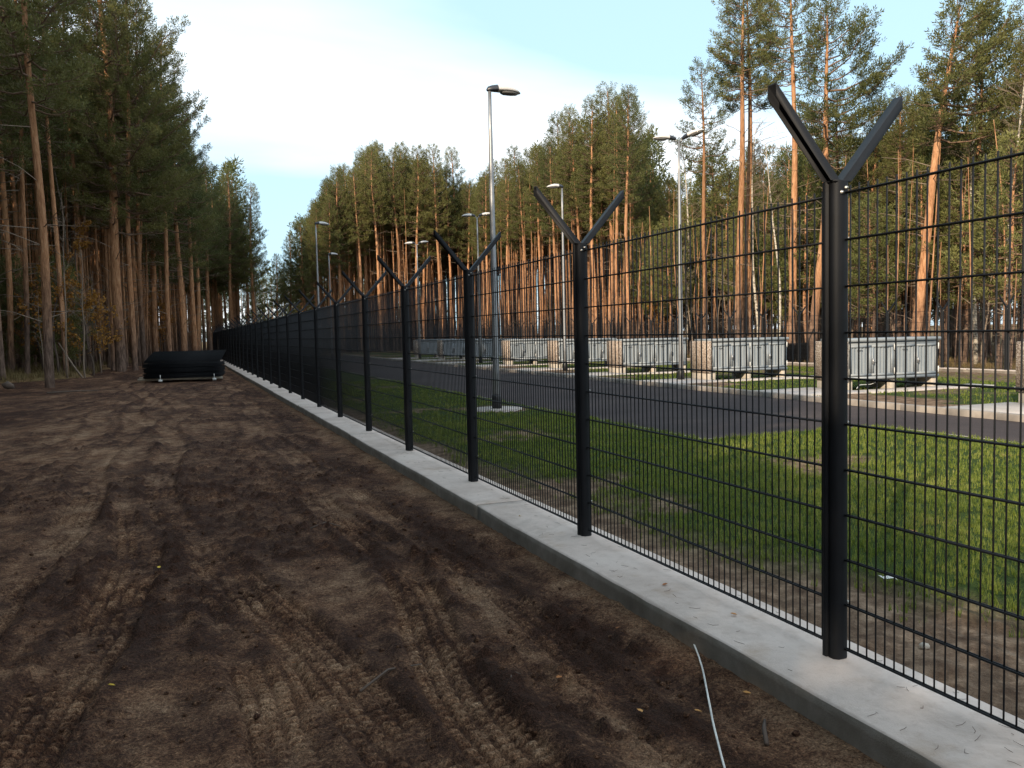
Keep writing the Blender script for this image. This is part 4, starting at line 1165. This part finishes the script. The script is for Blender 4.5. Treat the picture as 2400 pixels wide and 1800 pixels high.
# --- the mass of the wood behind: one object each, nobody could count it
def wood_mass(name, label, pts, seed, nbr=16, Hr=(17, 21), cs=0.52, crad=1.9, tuftsz=2.9, hfun=None, dens=0.30):
    protos = []
    for i in range(4):
        tr, cr = pine_parts(seed=seed + i, H=19, r0=0.17, cs=cs, crad=crad, nbr=nbr, dead=0, dens=dens, tuft=tuftsz, K=7, tw=6)
        t_ = np.linspace(0, 1, 6); tr = MB().tube(np.stack([0.25 * np.sin(3 * t_ + i) * t_, 0.25 * np.cos(2 * t_ + i) * t_, -0.5 + 18.6 * t_], -1), 0.165 * (1 - t_) ** 0.7 + 0.015, 7, False)
        vt = np.concatenate(tr.v); qt = np.concatenate(tr.q); tt_ = np.concatenate(tr.t) if tr.t else np.zeros((0, 3), int)
        vc = np.concatenate(cr.v); cm = np.concatenate(cr.tm); tc = np.concatenate(cr.t)[cm == 1]
        # keep only the needles of the crown
        used = np.unique(tc); remap = -np.ones(len(vc), int); remap[used] = np.arange(len(used))
        protos.append((vt, qt, tt_, vc[used], remap[tc]))
    mb = MB(); r = np.random.default_rng(seed)
    for (x, y) in pts:
        vt, qt, tt_, vc, tc = protos[r.integers(0, 4)]
        s = (r.uniform(*Hr) if hfun is None else hfun(x, y) * r.uniform(0.88, 1.03)) / 19.0; a = r.uniform(0, 6.28)
        sw = s if hfun is None else max(s, 0.8)
        Rm = np.array([[math.cos(a), -math.sin(a), 0], [math.sin(a), math.cos(a), 0], [0, 0, 1]]) * np.array([[sw, sw, s]])
        off = np.array([x, y, -0.2])
        mb.add(vt @ Rm.T + off, qt, tt_, m=0)
        mb.add(vc @ Rm.T + off, None, tc, m=1)
    o = link(name, mb.build(name, [M['bark'], M['needle']]))
    tag(o, label, 'forest', kind='stuff'); return o
def pts_in(n, xr, yr, dmin, cond=None, seed=1):
    r = np.random.default_rng(seed); out = []
    for _ in range(n * 40):
        if len(out) >= n: break
        x = r.uniform(*xr); y = r.uniform(*yr)
        if cond and not cond(x, y): continue
        if all((x - a) ** 2 + (y - b) ** 2 > dmin * dmin for a, b in out): out.append((x, y))
    return out
wood_mass('deep_wood', 'deep pine wood behind the tall right-hand trunks', pts_in(150, (35.5, 60), (62, 116), 1.9, lambda x, y: y > 1.70 * x - 2, 2), 300)
wood_mass('deep_wood', 'lower deep wood behind the mixed trees at the right', pts_in(170, (40, 70), (28, 110), 1.9, lambda x, y: y > 0.72 * x - 4 and y < 1.70 * x - 2, 6), 305, nbr=18, Hr=(13, 16.5), cs=0.10, crad=2.3)
wood_mass('deep_wood', 'deep pine wood behind the end of the yard', pts_in(130, (15.5, 40), (94, 120), 1.8, None, 3), 310, Hr=(15, 18.5))
wood_mass('deep_wood', 'deep pine wood at the back of the left-hand trees', pts_in(260, (-38, 8), (62, 140), 1.6, lambda x, y: x > -0.24 * y - 6 and (y > 92 and x < 6 or x < -0.10 * y - 2.5), 4), 320, cs=0.34)
wood_mass('deep_wood', 'low far wood closing the gap between the woods', pts_in(120, (2, 44), (134, 165), 2.2, None, 7), 325, Hr=(11, 14), cs=0.08, crad=2.7)
# thin stems standing between the counted trunks
def stem_mass(label, pts, seed, hr, rr, mat):
    r = np.random.default_rng(seed); mb = MB()
    for (x, y) in pts:
        if not free(x, y, 0.45): continue
        h = r.uniform(*hr); q = r.uniform(*rr); lx_, ly_ = r.normal(0, 0.025, 2); b1, b2 = r.normal(0, 0.12, 2)
        t = np.linspace(0, 1, 6)
        z0_ = float(ground_h(np.array([[x]]), np.array([[y]]))[0, 0])
        P = np.stack([x + lx_ * h * t + b1 * np.sin(3 * t), y + ly_ * h * t + b2 * np.sin(3.5 * t), z0_ - 0.2 + h * t], -1)
        mb.tube(P, q * (1 - 0.75 * t), 6, False, m=0)
        for k in range(int(r.integers(2, 7))):
            tt_ = r.uniform(0.2, 0.95); c = np.array([np.interp(tt_, t, P[:, j]) for j in range(3)]); az = r.uniform(0, 6.28); L = r.uniform(0.3, 1.1)
            mb.tube([c, c + [math.cos(az) * L * 0.6, math.sin(az) * L * 0.6, L * r.uniform(0.1, 0.6)]], [q * 0.3, 0.004], 3, False, m=1)
    o = link('thin_stems', mb.build('thin_stems', [mat, M['grey_twig']], True)); tag(o, label, 'stems', kind='stuff')
stem_mass('thin stems crowding the left-hand wood', pts_in(420, (-16, 2.5), (52, 112), 0.55, lambda x, y: x < -3.0 + (y - 48) * 0.10 and x > -0.19 * y - 1.5, 11), 351, (12, 17), (0.055, 0.10), M['bark'])
stem_mass('thin orange stems crowding the right-hand stand', pts_in(230, (27.4, 40), (46, 100), 0.8, lambda x, y: tall(x, y), 12), 352, (11, 16), (0.05, 0.09), M['bark'])
stem_mass('thin stems crowding the end of the yard', pts_in(130, (14, 27), (81, 98), 0.8, None, 13), 353, (11, 16), (0.05, 0.09), M['bark'])
stem_mass('thin pale saplings crowding the undergrowth behind the far fence', pts_in(330, (26.6, 40), (20, 62), 0.5, lambda x, y: low(x, y), 14), 354, (3.5, 10), (0.022, 0.055), M['bark'])
# the same wood goes on at the left of the strip and behind the viewer; it is what keeps the strip in shade.
# its edge steps up from low bushy trees to full height, so the sun clears it over the yard
def edge_height(x, y):
    c = y - 0.84 * x
    d = max(0.0, -8.5 - x)
    return min(21.0, (7.7 if -8.0 < c < 4.6 else (12.2 if c < 28 else 20.0)) + 0.58 * d)
wood_mass('shading_wood', 'pine wood standing left of and behind the viewpoint', pts_in(440, (-44, -8.2), (-54, 34.5), 1.9, lambda x, y: x < -0.21 * y - 5.2, 5), 330, nbr=13, cs=0.12, crad=2.6, tuftsz=5.2, hfun=edge_height, dens=0.16)

wood_mass('shading_wood', 'pine wood going on left of the picture', pts_in(200, (-50, -9), (34, 105), 2.0, lambda x, y: x < -0.20 * y - 5.6, 9), 340, nbr=12, cs=0.22, crad=2.5, tuftsz=5.0, dens=0.16)

# ------------------------------------------------------------------ grass and small things on the ground
def blades(n, xr, yr, mask, hf, hgt, wid, seed, clump=5):
    r = np.random.default_rng(seed)
    x = r.uniform(*xr, n); y = r.uniform(*yr, n)
    keep = r.uniform(0, 1, n) < mask(x, y)
    x = x[keep]; y = y[keep]; n = len(x)
    x = np.repeat(x, clump) + r.normal(0, wid * 2.2, n * clump); y = np.repeat(y, clump) + r.normal(0, wid * 2.2, n * clump)
    z = hf(x, y) - 0.005; n = len(x)
    h = hgt * r.uniform(0.5, 1.25, n); az = r.uniform(0, 2 * PI, n); ln = r.uniform(0.1, 0.7, n) * h
    w = wid * r.uniform(0.7, 1.3, n)
    dx, dy = np.cos(az), np.sin(az)
    B = np.stack([x, y, z], -1)
    s = np.stack([-dy * w / 2, dx * w / 2, 0 * w], -1)
    Mid = B + np.stack([dx * ln * 0.35, dy * ln * 0.35, h * 0.6], -1)
    Tip = B + np.stack([dx * ln, dy * ln, h], -1)
    V = np.stack([B - s, B + s, Mid + s * 0.8, Mid - s * 0.8, Tip], 1).reshape(-1, 3)
    k = np.arange(n)[:, None] * 5
    Q = k + np.array([[0, 1, 2, 3]]); T = k + np.array([[3, 2, 4]])
    return V, Q, T
mb = MB()
for args in [(7500, (3.0, 6.58), (2.5, 7.5), 0.058, 0.0052, 1), (6000, (3.0, 6.58), (7.5, 14), 0.055, 0.0075, 2), (3000, (3.0, 6.58), (14, 28), 0.055, 0.012, 3), (3500, (6.58, 9.6), (3.5, 9.7), 0.055, 0.0075, 4)]:
    n, xr, yr, hg, wd, sd = args
    V, Q, T = blades(n, xr, yr, grass_mask, lawn_h, hg, wd, 400 + sd, 6)
    mb.add(V, Q, T)
o = link('lawn_grass', mb.build('lawn_grass', M['grass'])); tag(o, 'short green grass blades of the near lawn', 'grass', kind='stuff')
def padfree(x, y):
    ok = np.ones_like(x)
    for yf in UNIT_Y:
        y0 = yf - CD - 0.07
        ok = np.where((x < 14.45) & (y > y0 - 0.77) & (y < yf + 0.12), 0, ok)
        ok = np.where((x < 18.25) & (y > y0 - 0.77) & (y < y0 + 0.0), 0, ok)
    return ok
mb = MB()
V, Q, T = blades(11000, (12.6, 25), (6, 34), lambda x, y: yard_mask(x, y) * padfree(x, y), yard_h, 0.06, 0.013, 420, 4)
mb.add(V, Q, T)
V, Q, T = blades(4000, (12.6, 25), (34, 60), lambda x, y: yard_mask(x, y) * padfree(x, y), yard_h, 0.06, 0.02, 421, 4)
mb.add(V, Q, T)
o = link('lawn_grass', mb.build('yard_grass', M['grass'])); tag(o, 'green grass of the yard around the cabinets', 'grass', kind='stuff')
mb = MB()
V, Q, T = blades(9000, (-14, -1.5), (30, 62), lambda x, y: 0.9 * (ground_h(x, y) > -0.12) * sstep(0.35, 0.6, fbm(x * 0.6, y * 0.6, 151, 3)), ground_h, 0.26, 0.022, 430, 4)
mb.add(V, Q, T)
V, Q, T = blades(5000, (26.2, 34), (20, 60), lambda x, y: 0.7 * sstep(0.4, 0.65, fbm(x * 0.6, y * 0.6, 153, 3)), ground_h, 0.24, 0.022, 431, 4)
mb.add(V, Q, T)
o = link('dry_grass', mb.build('dry_grass', M['dry_grass'])); tag(o, 'dry yellowish grass on the forest floor', 'grass', kind='stuff')

def leaf_mesh(seed, sz=0.05):
    r = np.random.default_rng(seed)
    c = r.uniform(0.08, 0.3)
    V = [(0, 0, 0), (0.35, -0.32, c * 0.6), (0.75, -0.22, c), (1.0, 0, c * 0.8), (0.75, 0.25, c), (0.32, 0.34, c * 0.7), (0.5, 0, c * 0.1)]
    V = np.array(V) * sz
    return MB().add(V, None, [(0, 1, 6), (1, 2, 6), (2, 3, 6), (3, 4, 6), (4, 5, 6), (5, 0, 6)])
LF = [leaf_mesh(i, 0.038).build('fallen_leaf', M['dead_leaf']) for i in range(3)]
LFY = leaf_mesh(9, 0.036).build('fallen_leaf', M['yellow_leaf'])
DL = [(1.57, 3.47, 'orange leaf on the sandy strip beside the dark ridge'), (1.98, 2.95, 'curled orange leaf beside the white cable'), (0.48, 4.3, 'reddish leaf on dark earth left of the deep rut'), (-0.35, 4.25, 'yellowish leaf on the grey earth at lower left'), (1.72, 3.0, 'pale leaf between sandy strip and white cable'),
      (1.35, 5.3, 'small orange leaf on churned earth at mid distance'), (2.12, 3.95, 'orange leaf on sand near the plinth foot'), (-0.2, 6.3, 'small yellow leaf on earth at the centre left'), (2.22, 3.0, 'brown leaf close under the plinth edge')]
for i, (x, y, l) in enumerate(DL):
    o = link('fallen_leaf', LF[i % 3] if 'yellow' not in l else LFY, None, (x, y, dirt_z(x, y) + 0.012), (R(random.uniform(-15, 15)), R(random.uniform(-15, 15)), random.uniform(0, 6)))
    tag(o, l, 'leaf', 'fallen leaves')
for i, (x, y, l, me) in enumerate([(2.48, 6.25, 'yellow leaf on the concrete near the second post', LFY), (2.60, 3.55, 'brown curled leaf on the concrete left of the near post', LF[0]), (2.52, 4.15, 'orange leaf on the concrete by the bottom wire', LF[1])]):
    o = link('fallen_leaf', me, None, (x, y, 0.006), (0, 0, random.uniform(0, 6))); tag(o, l, 'leaf', 'fallen leaves')
o = link('fallen_leaf', LF[2], None, (4.75, 4.45, float(lawn_h(np.array(4.75), np.array(4.45))) + 0.05), (0.3, 0.2, 1.0)); o.scale = (2.2, 2.2, 2.2); tag(o, 'large orange leaf lying on the lawn grass', 'leaf', 'fallen leaves')
# needles and crumbs on the plinth
r_ = np.random.default_rng(77)
mb = MB()
for i in range(120):
    x = r_.uniform(PLX0 + 0.04, PLX1 - 0.04); y = 1.8 + 12 * r_.uniform(0, 1) ** 1.5; a = r_.uniform(0, 6.28); L = r_.uniform(0.010, 0.030)
    d = np.array([math.cos(a), math.sin(a), 0]) * L
    c = np.array([x, y, 0.004]); mid = c + r_.normal(0, 0.004, 3) * [1, 1, 0.3]
    mb.tube([c - d, mid, c + d + [0, 0, 0.003]], [0.0008, 0.0010, 0.0007], 3, False)
o = link('pine_needles', mb.build('pine_needles', M['twig'])); tag(o, 'dry pine needles scattered on the concrete footing', 'needles', kind='stuff')
# clods and crumbs of soil
mb = MB()
ico = np.array([(0, 0, 1), (.9, 0, .45), (.28, .85, .45), (-.72, .53, .45), (-.72, -.53, .45), (.28, -.85, .45), (.72, .53, -.45), (-.28, .85, -.45), (-.9, 0, -.45), (-.28, -.85, -.45), (.72, -.53, -.45), (0, 0, -1)])
icf = [(0, 1, 2), (0, 2, 3), (0, 3, 4), (0, 4, 5), (0, 5, 1), (1, 6, 2), (2, 7, 3), (3, 8, 4), (4, 9, 5), (5, 10, 1), (6, 7, 2), (7, 8, 3), (8, 9, 4), (9, 10, 5), (10, 6, 1), (11, 7, 6), (11, 8, 7), (11, 9, 8), (11, 10, 9), (11, 6, 10)]
nc = 2600
cx_ = r_.uniform(-3, 2.25, nc); cy2 = 2.3 + 9 * r_.uniform(0, 1, nc) ** 1.4
dens_ = dirt_fields(cx_[None, :], cy2[None, :])
keep = (dens_[1][0] < 0.45) | (r_.uniform(0, 1, nc) < 0.25)
for x, y, z in zip(cx_[keep], cy2[keep], dens_[0][0][keep]):
    s = 0.005 + 0.016 * r_.uniform(0, 1) ** 3
    V = ico * (s * r_.uniform(0.7, 1.3, (12, 1))) * np.array([1, 1, 0.75]); a = r_.uniform(0, 6.28)
    V = V @ np.array([[math.cos(a), -math.sin(a), 0], [math.sin(a), math.cos(a), 0], [0, 0, 1]]).T + [x, y, z + s * 0.25]
    mb.add(V, None, icf)
me = mb.build('soil_crumbs', M['dirt'])
a = me.attributes.new('sand', 'FLOAT', 'POINT'); a.data.foreach_set('value', np.full(len(me.vertices), 0.30, np.float32))
o = link('soil_crumbs', me); tag(o, 'small clods of dark earth strewn over the dirt', 'clods', kind='stuff')
# twigs and roots
TW = [([(0.70, 3.80), (0.86, 3.92), (1.04, 3.98)], 0.006, 'dark root lying across the earth left of the deep rut'), ([(1.33, 3.50), (1.37, 3.60), (1.44, 3.66)], 0.0035, 'thin twig at the dark ridge'), ([(2.05, 2.62), (2.10, 2.70), (2.15, 2.76)], 0.010, 'dark chunk of rotten wood near the plinth'), ([(0.95, 7.2), (1.1, 7.3), (1.25, 7.28)], 0.006, 'short stick on the earth before the third post'), ([(-4.0, 30.2), (-3.2, 30.8), (-2.6, 30.9)], 0.03, 'fallen branch at the grassy left verge')]
for pts, rr, l in TW:
    P = [(x, y, dirt_z(x, y) + rr * 0.9 + (0.012 if k == 1 else 0)) for k, (x, y) in enumerate(pts)]
    o = link('twig', MB().tube(P, [rr, rr * 0.9, rr * 0.5], 6).build('twig', M['twig'], True)); tag(o, l, 'twig')
# white cable in the dirt
cp = np.array([(2.37, 3.63), (2.31, 3.50), (2.215, 3.30), (2.08, 3.06), (1.93, 2.80), (1.80, 2.56), (1.70, 2.35)])
tt = np.linspace(0, 1, 40); ti = np.linspace(0, 1, len(cp))
xs_ = np.interp(tt, ti, cp[:, 0]); ys_ = np.interp(tt, ti, cp[:, 1])
xs_ = np.convolve(np.pad(xs_, 3, 'edge'), np.ones(7) / 7, 'valid'); ys_ = np.convolve(np.pad(ys_, 3, 'edge'), np.ones(7) / 7, 'valid')
zs_ = np.array([dirt_z(a_, b2) for a_, b2 in zip(xs_, ys_)]); zs_ = np.convolve(np.pad(zs_, 5, 'edge'), np.ones(11) / 11, 'valid') + 0.024
o = link('cable', MB().tube(np.stack([xs_, ys_, zs_], -1), 0.0046, 8).build('cable', M['white_dirty'], True)); tag(o, 'thin white cable curving out of the sand in the foreground', 'cable')
# white cable under the cabinet and hose on the yard grass
def curve_thing(name, pts, rr, mat, label, cat):
    P = np.array(pts, float); ti = np.linspace(0, 1, len(P)); tt = np.linspace(0, 1, 48)
    Q = np.stack([np.interp(tt, ti, P[:, k]) for k in range(3)], -1)
    for k in range(3): Q[:, k] = np.convolve(np.pad(Q[:, k], 4, 'edge'), np.ones(9) / 9, 'valid')
    o = link(name, MB().tube(Q, rr, 6).build(name, mat, True)); tag(o, label, cat)
y0 = UNIT_Y[1] - CD - 0.07
curve_thing('cable', [(14.45, y0 - 0.30, 0.01), (14.7, y0 - 0.12, 0.08), (15.2, y0 + 0.02, 0.06), (15.6, y0 + 0.15, 0.16)], 0.010, M['white_plastic'], 'white cable hanging under the left half of the second cabinet', 'cable')
curve_thing('cable', [(15.75, y0 - 0.02, 0.01), (16.0, y0 + 0.1, 0.06), (16.3, y0 + 0.25, 0.16)], 0.010, M['white_plastic'], 'short white cable under the right half of the second cabinet', 'cable')
curve_thing('hose', [(17.3, 13.6, -0.0), (17.9, 13.0, 0.0), (18.4, 12.75, 0.0), (18.9, 12.9, 0.02), (18.9, 13.4, 0.16), (18.6, 13.6, 0.02)], 0.014, M['white_plastic'], 'pale hose looped on the yard grass', 'hose')
# scrap and stone by the lawn edge
V = np.array([(0, 0, 0), (0.03, 0.045, 0.02), (0.02, 0.10, 0.008), (0.045, 0.14, 0.02), (0.03, 0.02, 0.002), (0.055, 0.06, 0.03), (0.05, 0.11, 0.015)])
o = link('plastic_scrap', MB().add(V, None, [(0, 4, 1), (4, 5, 1), (1, 5, 2), (5, 6, 2), (2, 6, 3)]).build('plastic_scrap', M['white_plastic']), None, (3.82, 3.66, lawn_h(np.array(3.82), np.array(3.66)) + 0.01), (0, 0, 0.6)); tag(o, 'crumpled scrap of white plastic on bare soil', 'scrap')
V = ico * np.array([0.030, 0.026, 0.02]) * np.random.default_rng(3).uniform(0.85, 1.15, (12, 1))
o = link('stone', MB().add(V, None, icf).build('stone', M['leg_concrete'], True), None, (3.22, 2.95, lawn_h(np.array(3.22), np.array(2.95)) + 0.012)); tag(o, 'small tan stone behind the footing', 'stone')
# uprooted clump and leaning dead sapling at the left verge
zc = float(ground_h(np.array([[-3.75]]), np.array([[40.6]]))[0, 0])
V = ico * np.array([0.34, 0.26, 0.2]) * np.random.default_rng(8).uniform(0.7, 1.3, (12, 1))
root = empty('dead_sapling', (-3.75, 40.6, zc)); tag(root, 'dead leaning sapling with dark root clump at the left verge', 'sapling')
link('root_clump', MB().add(V + [0, 0, 0.08], None, icf).build('root_clump', M['twig']), root)
link('trunk', MB().tube([(0, 0, 0.1), (-0.6, 0.3, 1.0), (-1.15, 0.55, 2.0)], [0.05, 0.04, 0.02], 7).build('trunk', M['grey_twig'], True), root)
V = ico * np.array([0.22, 0.2, 0.15]) * np.random.default_rng(9).uniform(0.7, 1.3, (12, 1))
o = link('root_stump', MB().add(V, None, icf).build('root_stump', M['twig']), None, (-5.6, 33.4, 0.02)); tag(o, 'small dark stump at the left edge of the dirt', 'stump')
